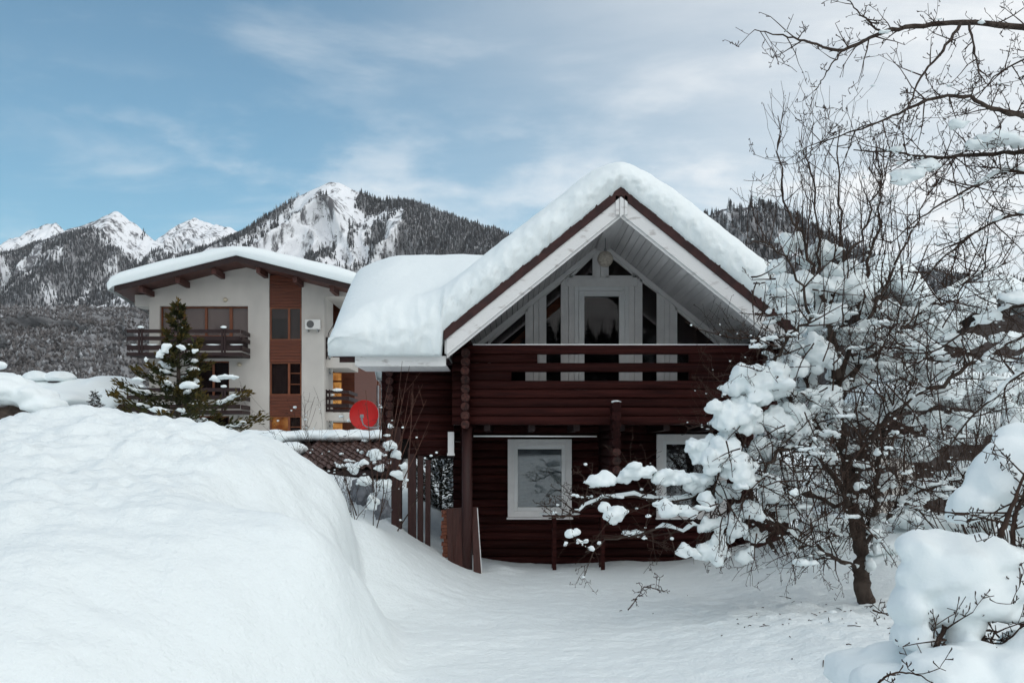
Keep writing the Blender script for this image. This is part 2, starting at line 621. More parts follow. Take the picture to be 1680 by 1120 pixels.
# ploughed bank: cross-sections (x, height above the eye line) at several distances
BANK = [
    (3.0, [(-11, -1.1), (-8, -1.4), (-6, -1.7), (-4.5, -2.05), (-3.5, -2.4), (9, -3)]),
    (5.0, [(-11, -0.7), (-8, -0.9), (-6, -1.1), (-4.5, -1.35), (-3.6, -1.7), (-3.0, -2.0), (-2.4, -2.3), (9, -3)]),
    (6.5, [(-11, -0.3), (-8, -0.5), (-6, -0.7), (-4.5, -0.87), (-3.4, -1.15), (-2.8, -1.5), (-2.4, -1.82), (-2.1, -2.05), (-1.8, -2.3), (9, -3)]),
    (8.0, [(-11, 0.05), (-8, -0.15), (-6, -0.35), (-4.5, -0.48), (-3.2, -0.76), (-2.6, -0.98), (-2.2, -1.25), (-1.9, -1.55), (-1.65, -1.86), (-1.45, -2.08), (-1.2, -2.35), (9, -3)]),
    (9.3, [(-11, 0.3), (-8, 0.1), (-6, -0.12), (-4.5, -0.20), (-3.2, -0.40), (-2.6, -0.49), (-2.1, -0.52), (-1.85, -0.60), (-1.65, -0.86), (-1.50, -1.20), (-1.35, -1.60), (-1.22, -1.90), (-1.08, -2.1), (-0.9, -2.4), (9, -3)]),
    (10.2, [(-11, 0.6), (-8, 0.3), (-6, 0.05), (-4.5, -0.02), (-3.2, -0.34), (-2.8, -0.66), (-2.4, -0.92), (-2.1, -1.06), (-1.8, -1.12), (-1.56, -1.25), (-1.40, -1.55), (-1.27, -1.88), (-1.14, -2.1), (-1.0, -2.4), (9, -3)]),
    (11.0, [(-11, 0.9), (-8, 0.55), (-6, 0.25), (-4.5, 0.20), (-3.2, -0.04), (-2.7, -0.32), (-2.4, -0.60), (-2.12, -0.98), (-1.80, -1.16), (-1.55, -1.60), (-1.36, -1.95), (-1.2, -2.15), (-1.0, -2.4), (9, -3)]),
    (12.4, [(-11, 1.5), (-7.6, 0.9), (-6.7, 0.20), (-6.1, 0.24), (-5.9, 0.50), (-5.6, 0.60), (-5.4, 0.61), (-4.9, 0.55), (-4.2, 0.46), (-3.4, 0.31), (-3.0, 0.20), (-2.75, 0.07), (-2.42, -0.13), (-2.22, -0.30), (-2.10, -0.46), (-2.0, -0.80), (-1.93, -1.35), (-1.86, -2.4), (9, -2.6)]),
    (13.2, [(-11, 1.3), (-6.5, 0.3), (-5.4, 0.30), (-4.2, 0.1), (-3.0, -0.2), (-2.5, -0.55), (-2.2, -0.9), (-2.05, -1.4), (-1.9, -2.4), (9, -2.6)]),
    (14.6, [(-11, 0.6), (-6, -0.5), (-4, -1.0), (-2.5, -2.0), (-2, -2.4), (9, -3)]),
    (17.0, [(-11, -1), (-6, -2.4), (9, -3)]),
]


def bank_h(x, y):
    tab = np.stack([smooth_interp(x, p) for (_, p) in BANK], 1)
    ds = np.array([d for (d, _) in BANK])

    def at_d(yy):
        i = np.clip(np.searchsorted(ds, yy) - 1, 0, len(ds) - 2)
        t = np.clip((yy - ds[i]) / (ds[i + 1] - ds[i]), 0, 1)
        r = np.arange(len(yy))
        return tab[r, i] * (1 - t) + tab[r, i + 1] * t
    return (at_d(y - 0.32) + 2 * at_d(y - 0.15) + 2 * at_d(y) + 2 * at_d(y + 0.15) + at_d(y + 0.32)) / 8


BASE = [(-30, 0.2), (-6, -0.3), (-3.2, -0.85), (-2.4, -1.08), (-1.9, -1.26), (-1.4, -1.56), (-0.95, -1.80), (-0.5, -1.97), (0, -2.04), (2.5, -2.03), (3.6, -1.98), (8, -1.8), (30, -1.2)]


def ground_h(x, y):
    """height relative to the eye line, then shifted to the world by E"""
    P = np.stack([x, y, np.zeros_like(x)], 1)
    base = smooth_interp(x, BASE)
    # the slope on the left only starts beyond the bank; in front of it the yard is level
    base = np.where(x < 0, -2.04 + (base + 2.04) * sstep(11.5, 14.0, y), base)
    base = base + fbm(P * 0.45, 3, 3) * 0.06
    # drift against the posts and the wall, shallow trough before the porch
    base = base + 0.10 * np.exp(-((x + 0.15) ** 2 / 0.10 + (y - 16.4) ** 2 / 0.3))
    # snow rises towards the bushes on the right
    base = base + 0.42 * np.exp(-((x - 3.4) ** 2 / 1.6 + (y - 9.2) ** 2 / 6.0)) * 0.55
    base = base + 0.55 * np.exp(-((x - 2.9) ** 2 / 0.55 + (y - 5.4) ** 2 / 1.3))
    base = base + 0.24 * np.exp(-(((x + 2.15) / 0.55) ** 2 + ((y - 13.6) / 1.0) ** 2))
    base = base + 1.9 * np.exp(-(((x + 1.9) / 1.5) ** 2 + ((y - 29) / 3.0) ** 2))
    base = base + 0.55 * np.exp(-(((x - 5.2) / 1.6) ** 2 + ((y - 16.5) / 2.2) ** 2)) + 0.5 * np.exp(-(((x - 7.5) / 2.0) ** 2 + ((y - 15.5) / 2.0) ** 2))
    # far ground drops a little, rises to the valley side
    far = sstep(30, 120, y)
    base = base * (1 - far) + (-1.6 + (y - 60) * 0.004) * far
    wob = fbm(np.stack([x * 0.8, y * 0.8, np.full_like(x, 3.3)], 1), 3, 5)
    bank = bank_h(x + 0.06 * wob, y)
    lum = np.clip(bank + 1.9, 0, 0.6) / 0.6
    h = smax(base, bank, 0.20)
    # broken lumpy crust on the upper left of the bank, wind-smoothed lower down
    crust = sstep(-2.4, -3.8, x) * sstep(7.0, 9.6, y) * sstep(14, 12.8, y)
    h = h + lum * (0.055 * fbm(P * 1.3, 3, 8) + crust * (0.10 * np.abs(fbm(P * 2.3, 4, 21)) - 0.04 + 0.02 * fbm(P * 8, 3, 4)))
    h = h + 0.012 * fbm(np.stack([x * 2.2, y * 4.0, x * 0], 1), 3, 12) + 0.007 * fbm(P * 6.5, 3, 15)
    # trodden, lumpy snow under the apple tree
    tram = np.exp(-((x - 3.6) ** 2 / 3.0 + (y - 11.5) ** 2 / 5.0))
    h = h + tram * (0.07 * fbm(P * 2.0, 4, 31) + 0.05 * np.abs(fbm(P * 4.5, 3, 33)))
    return h + E


def gh(x, y):
    return float(ground_h(np.array([float(x)]), np.array([float(y)]))[0])


def axis_pts(lo, a, b, hi, step, n):
    mid = np.arange(a, b + 1e-6, step)
    l = a - (np.geomspace(step, a - lo + step, n) - step)[1:][::-1]
    r = b + (np.geomspace(step, hi - b + step, n) - step)[1:]
    return np.concatenate([l, mid, r])


gx = axis_pts(-900, -6.5, 5.5, 900, 0.045, 60)
gy = axis_pts(-900, 3.0, 17.0, 900, 0.05, 60)
GX, GY = np.meshgrid(gx, gy)
gz = ground_h(GX.ravel(), GY.ravel())
V = np.stack([GX.ravel(), GY.ravel(), gz], 1)
nx, ny = len(gx), len(gy)
ii, jj = np.meshgrid(np.arange(nx - 1), np.arange(ny - 1))
a0 = (jj * nx + ii).ravel()
Fq = np.stack([a0, a0 + 1, a0 + 1 + nx, a0 + nx], 1)
ground = link('ground', mesh_np('ground', V, Fq), M['snow_ground'])
tag(ground, 'deep fresh snow covering the yard and the ploughed bank on the left', kind='structure')


# ================================================================== SETTING: mountains
def mtnmat(name, rocky):
    """snow with bare rock where it is steep; forest floor where the forest attribute says so"""
    m, t, b = newmat(name)
    co = t.nodes.new('ShaderNodeTexCoord')
    geo = t.nodes.new('ShaderNodeNewGeometry')
    a = t.nodes.new('ShaderNodeAttribute')
    a.attribute_name = 'Col'
    sp = t.nodes.new('ShaderNodeSeparateColor')
    t.links.new(a.outputs['Color'], sp.inputs[0])
    n = t.nodes.new('ShaderNodeTexNoise')
    n.inputs['Scale'].default_value = 0.035
    n.inputs['Detail'].default_value = 8
    n.inputs['Roughness'].default_value = 0.7
    mp = t.nodes.new('ShaderNodeMapping')
    mp.inputs['Scale'].default_value = (1.0, 1.0, 0.35)
    t.links.new(co.outputs['Object'], mp.inputs[0])
    t.links.new(mp.outputs[0], n.inputs['Vector'])

    def mth(op, x, y):
        k = t.nodes.new('ShaderNodeMath')
        k.operation = op
        for i, q in enumerate((x, y)):
            if isinstance(q, (int, float)):
                k.inputs[i].default_value = q
            else:
                t.links.new(q, k.inputs[i])
        return k.outputs[0]

    rk = t.nodes.new('ShaderNodeMapRange')
    rk.inputs['From Min'].default_value = 0.66 - 0.10 * rocky
    rk.inputs['From Max'].default_value = 0.76 - 0.10 * rocky
    t.links.new(mth('ADD', n.outputs['Fac'], mth('MULTIPLY', sp.outputs[1], 0.16)), rk.inputs[0])
    mx = t.nodes.new('ShaderNodeMix')
    mx.data_type = 'RGBA'
    t.links.new(rk.outputs[0], mx.inputs['Factor'])
    mx.inputs[6].default_value = (0.84, 0.86, 0.89, 1)
    mx.inputs[7].default_value = (0.12, 0.118, 0.125, 1)
    n2 = t.nodes.new('ShaderNodeTexNoise')
    n2.inputs['Scale'].default_value = 0.09
    n2.inputs['Detail'].default_value = 5
    t.links.new(co.outputs['Object'], n2.inputs['Vector'])
    fr = t.nodes.new('ShaderNodeMapRange')
    fr.inputs['From Min'].default_value = 0.42
    fr.inputs['From Max'].default_value = 0.62
    t.links.new(mth('ADD', mth('SUBTRACT', sp.outputs[0], 0.1), mth('MULTIPLY', mth('SUBTRACT', n2.outputs['Fac'], 0.5), 0.5)), fr.inputs[0])
    m2 = t.nodes.new('ShaderNodeMix')
    m2.data_type = 'RGBA'
    t.links.new(mth('MULTIPLY', fr.outputs[0], 0.75), m2.inputs['Factor'])
    t.links.new(mx.outputs[2], m2.inputs[6])
    m2.inputs[7].default_value = (0.075, 0.070, 0.072, 1)
    t.links.new(m2.outputs[2], b.inputs['Base Color'])
    b.inputs['Roughness'].default_value = 0.9
    b.inputs['Specular IOR Level'].default_value = 0.1
    bp = t.nodes.new('ShaderNodeBump')
    bp.inputs['Strength'].default_value = 0.6
    bp.inputs['Distance'].default_value = 8.0
    t.links.new(n.outputs['Fac'], bp.inputs['Height'])
    t.links.new(bp.outputs[0], b.inputs['Normal'])
    return m


def mountain(name, label, sil, d_top, d_base, base_y, forest, rel=0.10, ns=1.0, seed=0, step=2.5, rows=110, p=1.15, rocky=1.0, xpad=0):
    """a mountainside seen from the valley: crest line sil (photo x, y) at d_top metres, foot at d_base.
    forest(px, v, noise) -> tree cover 0..1"""
    x0, x1 = sil[0][0], sil[-1][0]
    cols = np.arange(x0, x1 + step, step)
    vv = np.concatenate([np.linspace(0, 1, rows), np.array([1.06, 1.15, 1.35, 1.7])])
    C, Vv = np.meshgrid(cols, vv)
    c, v = C.ravel(), Vv.ravel()
    sy = np.interp(c, [q[0] for q in sil], [q[1] for q in sil])
    X0 = (c - CX) / F * d_top
    zt = E + (HY - sy) / F * d_top
    zt = zt + (fbm(np.stack([X0 * 0.02, X0 * 0 + seed, X0 * 0], 1), 3, seed) * 0.006 * d_top * 0.35)
    vc = np.clip(v, 0, 1)
    d = d_base + (d_top - d_base) * vc + np.clip(v - 1, 0, None) * (d_top - d_base)
    zb = E + (HY - base_y) / F * d_base
    H = zt - zb
    z = zb + H * vc ** p
    z = np.where(v > 1, zt - (v - 1) * H * 0.9, z)
    sc = 5.5 * ns / d_top
    Pn = np.stack([X0 * sc * 1.6, d * sc * 0.55, z * sc * 0.55 + seed * 3.1], 1)
    warp = fbm(Pn * 0.6, 3, seed + 40)
    Pn = Pn + warp[:, None] * 0.5
    rg = ridged(Pn, 5, seed) - 1.0
    env = np.clip(vc, 0, 1) * np.clip((1 - vc) * 3.5, 0, 1)
    env = np.where(v > 1, 0, env)
    z = z + rg * env * rel * H * 0.55
    d = d - rg * env * rel * (d_top - d_base) * 1.1
    Vx = np.stack([X0, d, z], 1)
    nf = fbm(np.stack([X0 * sc * 4, z * sc * 4, d * sc * 2], 1), 4, seed + 9)
    st = fbm(np.stack([X0 * sc * 16, z * sc * 3.0, d * 0 + seed], 1), 4, seed + 3)
    fo = np.clip(forest(c, vc, nf + 0.75 * st), 0, 1)
    gully = np.clip(rg, -1, 1)
    nx_, ny_ = len(cols), len(vv)
    i_, j_ = np.meshgrid(np.arange(nx_ - 1), np.arange(ny_ - 1))
    k0 = (j_ * nx_ + i_).ravel()
    Fc = np.stack([k0, k0 + 1, k0 + 1 + nx_, k0 + nx_], 1)
    me = mesh_np(name, Vx, Fc)
    setcol(me, np.stack([fo, np.clip(0.5 + gully * 0.5, 0, 1), fo * 0, fo * 0 + 1], 1))
    o = link(name, me, mtnmat(name + '_cover', rocky))
    tag(o, label, kind='structure')
    return dict(V=Vx, fo=fo, nx=nx_, ny=ny_, rows=rows, v=vc)


def scatter(mt, n, hmin, hmax, seed, vmin=0.0, thr=0.3, power=1.0):
    rs = np.random.RandomState(seed)
    nx_, rows = mt['nx'], mt['rows']
    # place trees evenly over the slope area, keep by cover
    u = rs.rand(n) * (nx_ - 1.001)
    v = (vmin + (1 - vmin) * rs.rand(n)) * (rows - 1.001)
    i, j = u.astype(int), v.astype(int)
    fu, fv = (u - i)[:, None], (v - j)[:, None]
    k = j * nx_ + i
    Vx = mt['V']
    P = Vx[k] * (1 - fu) * (1 - fv) + Vx[k + 1] * fu * (1 - fv) + Vx[k + nx_] * (1 - fu) * fv + Vx[k + nx_ + 1] * fu * fv
    fo = mt['fo'][k]
    keep = rs.rand(n) < np.clip((fo - thr) / (1 - thr), 0, 1) ** power
    P = P[keep]
    h = hmin + (hmax - hmin) * rs.rand(len(P)) ** 1.4
    return P, h, rs


def forest_mesh(name, label, P, h, rs, frost, width=0.17, kind='cone', mat='forest'):
    n = len(P)
    lean = rs.normal(size=(n, 2)) * 0.02
    if kind == 'cone':
        # two stacked skirts, five sides each
        ks = 5
        a = np.linspace(0, 2 * np.pi, ks, endpoint=False)
        tmpl = []
        for (z0, r0) in ((0.02, 1.0), (0.45, 0.72)):
            tmpl.append(np.stack([np.cos(a) * r0, np.sin(a) * r0, np.full(ks, z0)], 1))
        tmpl = np.concatenate(tmpl + [np.array([[0, 0, 0.62]]), np.array([[0, 0, 1.0]])])
        faces = [(i, (i + 1) % ks, 2 * ks) for i in range(ks)] + [(ks + i, ks + (i + 1) % ks, 2 * ks + 1) for i in range(ks)]
    else:
        # leafless crown: rough spindle of twigs
        ks = 5
        a = np.linspace(0, 2 * np.pi, ks, endpoint=False)
        tmpl = np.concatenate([np.array([[0, 0, 0.0]]), np.stack([np.cos(a) * 0.9, np.sin(a) * 0.9, np.full(ks, 0.55)], 1), np.array([[0, 0, 1.0]])])
        faces = [(0, 1 + (i + 1) % ks, 1 + i) for i in range(ks)] + [(1 + i, 1 + (i + 1) % ks, 1 + ks) for i in range(ks)]
    nv = len(tmpl)
    wv = h * width * (0.75 + 0.5 * rs.rand(n))
    ang = rs.rand(n) * 6.28
    ca, sa = np.cos(ang), np.sin(ang)
    T = np.repeat(tmpl[None], n, 0) * (1 + rs.normal(size=(n, nv, 3)) * (0.12 if kind == 'cone' else 0.22))
    X = T[:, :, 0] * ca[:, None] - T[:, :, 1] * sa[:, None]
    Y = T[:, :, 0] * sa[:, None] + T[:, :, 1] * ca[:, None]
    Vx = np.stack([X * wv[:, None] + P[:, 0:1] + lean[:, 0:1] * h[:, None], Y * wv[:, None] + P[:, 1:2], T[:, :, 2] * h[:, None] + P[:, 2:3] - 0.04 * h[:, None]], 2).reshape(-1, 3)
    Fc = (np.array(faces)[None] + (np.arange(n) * nv)[:, None, None]).reshape(-1, 3)
    me = mesh_np(name, Vx, Fc, smooth=False)
    tone = rs.rand(n) ** 1.5
    ps = 7.0 / (np.ptp(P[:, 0]) + 1)
    fr = np.clip(frost * (1 + 1.6 * fbm(P * ps * 2, 3, 77)) + rs.normal(size=n) * 0.22, 0, 1)
    fr = np.where(rs.rand(n) < 0.55, fr * 0.25, fr)
    vt = np.clip(fr[:, None] * (0.4 + 1.0 * rs.rand(n, nv)), 0, 1)
    cols = np.stack([np.repeat(tone[:, None], nv, 1), vt, np.zeros((n, nv)), np.ones((n, nv))], 2).reshape(-1, 4)
    setcol(me, cols)
    o = link(name, me, M[mat])
    tag(o, label, kind='stuff')
    return o


# far snow peaks
mountain('far_peak', 'distant bare snow peak left of the main mountain',
         [(200, 470), (235, 415), (262, 388), (290, 372), (310, 360), (318, 357), (335, 364), (360, 370), (380, 374), (396, 384), (420, 410), (470, 470)],
         5200, 3900, 560, lambda c, v, n: 0 * c, rel=0.16, seed=3, rocky=0.55, step=1.6, ns=1.6)
mountain('far_peak', 'distant white summit at the left edge of the photo',
         [(-120, 440), (-60, 418), (0, 400), (20, 392), (50, 378), (80, 367), (92, 366), (104, 376), (130, 400), (170, 450)],
         5200, 4100, 560, lambda c, v, n: 0 * c, rel=0.13, seed=6, rocky=0.5, step=1.6, ns=1.6)


# wooded twin-peaked ridge on the left
def f_left(c, v, n):
    y = 0.95 + n * 0.8 - sstep(0.78, 0.97, v) * 1.25 * np.exp(-((c - 190) / 75) ** 2)
    streak = np.exp(-((c - 165 + (v - 1) * -190 + 30 * n) / 16) ** 2) * sstep(0.55, 0.8, v)
    streak2 = np.exp(-((c - 225 - (1 - v) * 60 + 40 * n) / 14) ** 2) * sstep(0.5, 0.7, v)
    patch = np.exp(-(((c - 137) / 13) ** 2 + ((v - 0.735) / 0.045) ** 2)) * 1.5
    right = sstep(225, 280, c) * sstep(0.35, 0.7, v) * 0.35
    lowsnow = sstep(0.52, 0.36, v) * sstep(60, 150, c) * 0.28
    return y - 0.95 * streak - 0.7 * streak2 - patch - right - lowsnow


m_left = mountain('mountain', 'dark wooded ridge with a pointed snowy summit on the left',
                  [(-260, 460), (-160, 440), (-60, 432), (0, 424), (40, 408), (75, 397), (110, 385), (140, 370), (165, 358), (180, 350), (192, 346), (203, 352),
                   (215, 363), (232, 376), (250, 391), (275, 404), (300, 412), (330, 430), (370, 470), (420, 520)],
                  3400, 2150, 690, f_left, rel=0.17, seed=12, step=2.2, rocky=0.9)


# main mountain behind the houses
def f_main(c, v, n):
    f = 1.05 + n * 0.7
    face = np.exp(-((c - (540 - (1 - v) * 60)) / 108) ** 2) * sstep(0.34, 0.58, v)
    f = f - 1.12 * face
    # wooded rib down from the summit and the crest line on the right
    rib = np.exp(-((c - 548 - 22 * (1 - v) + 20 * n) / 11) ** 2) * sstep(0.99, 0.93, v)
    rib2 = np.exp(-((c - 590 - 60 * (0.8 - v) + 30 * n) / 14) ** 2) * sstep(0.9, 0.75, v) * sstep(0.45, 0.6, v)
    crest = sstep(575, 600, c) * sstep(0.90, 0.975, v)
    lcrest = sstep(500, 470, c) * sstep(0.95, 0.99, v) * 0.7
    chute = np.exp(-((c - 640 + (1 - v) * 130 + 18 * n) / 7) ** 2) * sstep(0.5, 0.65, v) * sstep(0.97, 0.9, v)
    chute2 = np.exp(-((c - 672 + (1 - v) * 90 + 14 * n) / 4) ** 2) * sstep(0.7, 0.8, v) * sstep(0.96, 0.9, v)
    leftrock = sstep(480, 430, c) * sstep(0.45, 0.7, v) * 0.55
    f = f - 2.0 * np.exp(-((c - 540) / 30) ** 2) * sstep(0.86, 0.93, v)
    return f + 0.55 * rib + 0.6 * rib2 + 0.9 * crest + 0.7 * lcrest - 1.2 * chute - 1.0 * chute2 - leftrock


m_main = mountain('mountain', 'large mountain with snowy summit face and dark wooded right flank',
                  [(120, 520), (200, 470), (260, 440), (300, 420), (330, 407), (370, 395), (400, 382), (425, 362), (445, 348), (470, 334), (500, 318), (520, 309), (535, 301), (545, 298),
                   (556, 301), (575, 309), (600, 319), (625, 328), (650, 328), (680, 332), (720, 346), (760, 361), (800, 374), (830, 383), (870, 396), (940, 420), (1060, 470), (1200, 520)],
                  2500, 1450, 720, f_main, rel=0.16, seed=21, step=2.0, rocky=0.65, rows=140)

# nearer wooded slopes
m_near = mountain('hillside', 'grey frosted wooded slope behind the chalet on the left',
                  [(-500, 420), (-300, 455), (-150, 480), (-60, 500), (0, 505), (80, 506), (150, 504), (230, 510), (300, 512), (380, 500), (440, 488), (500, 480), (540, 478), (580, 490), (640, 520), (720, 545), (820, 570), (1000, 610)],
                  1900, 800, 745, lambda c, v, n: 0.98 + n * 0.3, rel=0.16, seed=31, step=4, rocky=0.6, ns=1.3)
m_right = mountain('hillside', 'dark wooded hill rising behind the right roof slope',
                   [(900, 560), (1000, 480), (1080, 410), (1130, 372), (1168, 350), (1185, 343), (1210, 341), (1240, 338), (1262, 340), (1290, 352), (1320, 368), (1350, 388), (1390, 410), (1440, 432), (1480, 445), (1530, 450), (1600, 462), (1680, 470), (1800, 470), (2100, 480)],
                   1150, 560, 745, lambda c, v, n: 0.95 + n * 0.45 - 1.3 * np.exp(-((c - 1262 - (0.75 - v) * 40) / 12) ** 2) * sstep(0.9, 0.7, v), rel=0.14, seed=41, step=3, rocky=0.8)

P, h, rs = scatter(m_left, 85000, 8, 16, 1, vmin=0.25, thr=0.28, power=0.7)
forest_mesh('conifer_forest', 'dark conifers covering the left ridge', P, h, rs, 0.09)
P, h, rs = scatter(m_main, 100000, 6, 14, 2, vmin=0.25, thr=0.28, power=0.7)
forest_mesh('conifer_forest', 'dark conifers on the flanks of the main mountain', P, h, rs, 0.11)
P, h, rs = scatter(m_near, 95000, 3.5, 8.5, 3, vmin=0.15)
forest_mesh('bare_wood', 'frosted leafless wood on the near slope at left', P, h, rs, 0.18, width=0.36, kind='blob', mat='wood')
P, h, rs = scatter(m_right, 16000, 7, 14, 4, vmin=0.3, thr=0.35)
forest_mesh('conifer_forest', 'dark conifers on the hill above the right roof slope', P, h, rs, 0.25)

# wooded slopes on the other side of the valley, behind the photographer (seen only as reflections in the panes)
def ring(name, label, a0, a1, dist, hgt, seed):
    aa = np.linspace(a0, a1, 90)
    vv = np.linspace(0, 1, 14)
    A_, V_ = np.meshgrid(aa, vv)
    a_, v_ = A_.ravel(), V_.ravel()
    n = fbm(np.stack([np.cos(a_) * 3, np.sin(a_) * 3, v_ * 0 + seed], 1), 4, seed)
    rr = dist * (1 + 0.7 * v_) + n * 30 * v_
    zz = -1 + hgt * v_ ** 0.9 * (1 + 0.35 * n)
    Vx = np.stack([np.sin(a_) * rr, np.cos(a_) * rr, zz], 1)
    k = len(aa)
    i_, j_ = np.meshgrid(np.arange(k - 1), np.arange(len(vv) - 1))
    q = (j_ * k + i_).ravel()
    me = mesh_np(name, Vx, np.stack([q, q + 1, q + 1 + k, q + k], 1))
    fo = np.clip(0.95 + n * 0.5, 0, 1)
    setcol(me, np.stack([fo, fo * 0.3, fo * 0, fo * 0 + 1], 1))
    o = link(name, me, mtnmat(name + '_cover', 0.8))
    tag(o, label, kind='structure')
    return dict(V=Vx, fo=fo, nx=k, rows=len(vv))


m_back = ring('hillside', 'wooded slope on the far side of the valley behind the photographer', R(95), R(265), 260, 52, 5)
P, h, rs = scatter(m_back, 7000, 8, 17, 8)
forest_mesh('conifer_forest', 'conifers on the slope behind the photographer', P, h, rs, 0.3)

# ================================================================== snow shapes
def ico(sub):
    bm = bmesh.new()
    bmesh.ops.create_icosphere(bm, subdivisions=sub, radius=1.0)
    Vv = np.array([v.co[:] for v in bm.verts])
    Fv = [tuple(v.index for v in f.verts) for f in bm.faces]
    bm.free()
    return Vv, np.array(Fv)


ICO = {k: ico(k) for k in (1, 2, 3, 4)}


def lump(c, r, seed, sub=3, amp=0.22, flat=0.45):
    """one irregular snow pillow: ellipsoid with noisy surface, flattened underneath"""
    Vv, Fv = ICO[sub]
    n = fbm(Vv * 1.3 + seed * 5.17, 2, seed % 50) * amp + fbm(Vv * 3.5 + seed * 2.3, 2, seed % 31) * amp * 0.35
    P = Vv * (1 + n)[:, None]
    P[:, 2] = np.where(P[:, 2] < 0, P[:, 2] * (1 - flat), P[:, 2])
    return P * np.array(r) + np.array(c), Fv


PENDING = []


def snow_part(name, lumps, voxel, parent, mat=None, sm=6, noise=0.0, nscale=6.0, seed=1):
    """lumps melted together into one closed skin; lumps = [(centre, radii, seed)]; skinned in finish_snow()"""
    org = wpos(parent) if parent is not None else Vector(lumps[0][0])
    vs_, fs_, b = [], [], 0
    for (c, r, sdd) in lumps:
        Pv, Fv = lump(c, r, sdd, 3 if max(r) / voxel > 4 else 2)
        vs_.append(Pv)
        fs_.append(Fv + b)
        b += len(Pv)
    me = mesh_np(name, np.concatenate(vs_) - np.array(org), np.concatenate(fs_))
    o = link(name, me, None, parent, (0, 0, 0) if parent is not None else org)
    m = o.modifiers.new('r', 'REMESH')
    m.mode = 'VOXEL'
    m.voxel_size = voxel
    if sm:
        k = o.modifiers.new('s', 'SMOOTH')
        k.factor = 0.5
        k.iterations = sm
    PENDING.append((o, mat or M['snow'], noise, nscale, seed, np.array(org)))
    return o


def finish_snow():
    dg = bpy.context.evaluated_depsgraph_get()
    done = []
    for (o, mat, noise, nscale, seed, org) in PENDING:
        m2 = bpy.data.meshes.new_from_object(o.evaluated_get(dg))
        done.append(m2)
    for (o, mat, noise, nscale, seed, org), m2 in zip(PENDING, done):
        if noise and len(m2.vertices):
            co = np.empty(len(m2.vertices) * 3)
            m2.vertices.foreach_get('co', co)
            co = co.reshape(-1, 3)
            nr = np.empty(len(m2.vertices) * 3)
            m2.vertices.foreach_get('normal', nr)
            co = co + nr.reshape(-1, 3) * (fbm((co + org) * nscale, 3, seed) * noise)[:, None]
            m2.vertices.foreach_set('co', co.ravel())
        m2.polygons.foreach_set('use_smooth', np.ones(len(m2.polygons), dtype=bool))
        m2.materials.clear()
        m2.materials.append(mat)
        old = o.data
        o.modifiers.clear()
        o.data = m2
        m2.name = o.name.split('.')[0]
        bpy.data.meshes.remove(old)
        m2.update()


# ================================================================== LOG CABIN
RX, SL = 1.635, 0.81            # ridge x, roof pitch (rise over run)
Z_SOF = E + 3.74                # soffit height under the ridge
cabin = thing('log_cabin', (1.6, 18, -0.1), 'dark brown log cabin with white gable balcony and thick snow on its roof', 'cabin')


def sof(x):
    return Z_SOF - SL * abs(x - RX)


LOG_MESH = {}


def log_profile(r, n=16):
    """hewn log: flattened top and bottom, rounded face"""
    pr = []
    for i in range(n):
        a = 2 * math.pi * i / n
        cx_, cz_ = math.cos(a), math.sin(a)
        pr.append((math.copysign(abs(cx_) ** 0.5, cx_) * r * 0.9, math.copysign(abs(cz_) ** 0.8, cz_) * r * 1.0))
    return pr


def log(x0, x1, y, z, r=0.071, axis='x', mat=None, rnd=random.Random(3), name='log', parent=cabin):
    key = (round(x1 - x0, 2), axis, r)
    if key not in LOG_MESH:
        mb = MB()
        pr = log_profile(r)
        n = len(pr)
        Lh = (x1 - x0)
        k = max(2, int(Lh / 0.5))
        rr = random.Random(hash(key) % 1000)
        for i in range(k + 1):
            s_ = -Lh / 2 + Lh * i / k
            jy, jz, js = rr.uniform(-.006, .006), rr.uniform(-.003, .003), rr.uniform(0.97, 1.02)
            for (u, v_) in pr:
                mb.v.append((s_, u * js + jy, v_ * js + jz) if axis == 'x' else (u * js + jy, s_, v_ * js + jz))
        for i in range(k):
            for j in range(n):
                a0_, a1_ = i * n + j, i * n + (j + 1) % n
                mb.f.append((a0_, a1_, a1_ + n, a0_ + n))
        mb.f.append(tuple(reversed(range(n))))
        mb.f.append(tuple(k * n + j for j in range(n)))
        me = mb.mesh(name, (0, 0, 0), False)
        sm_ = np.array([len(p.vertices) == 4 for p in me.polygons])
        me.polygons.foreach_set('use_smooth', sm_)
        me.materials.append(mat or (M['logx'] if axis == 'x' else M['logy']))
        LOG_MESH[key] = me
    c = ((x0 + x1) / 2, y, z) if axis == 'x' else (y, (x0 + x1) / 2, z)
    o = link(name, LOG_MESH[key], None, parent, Vector(c) - wpos(parent))
    o.rotation_euler = (0, 0, 0)
    return o


rnd = random.Random(5)
CH = 0.1405                      # course height
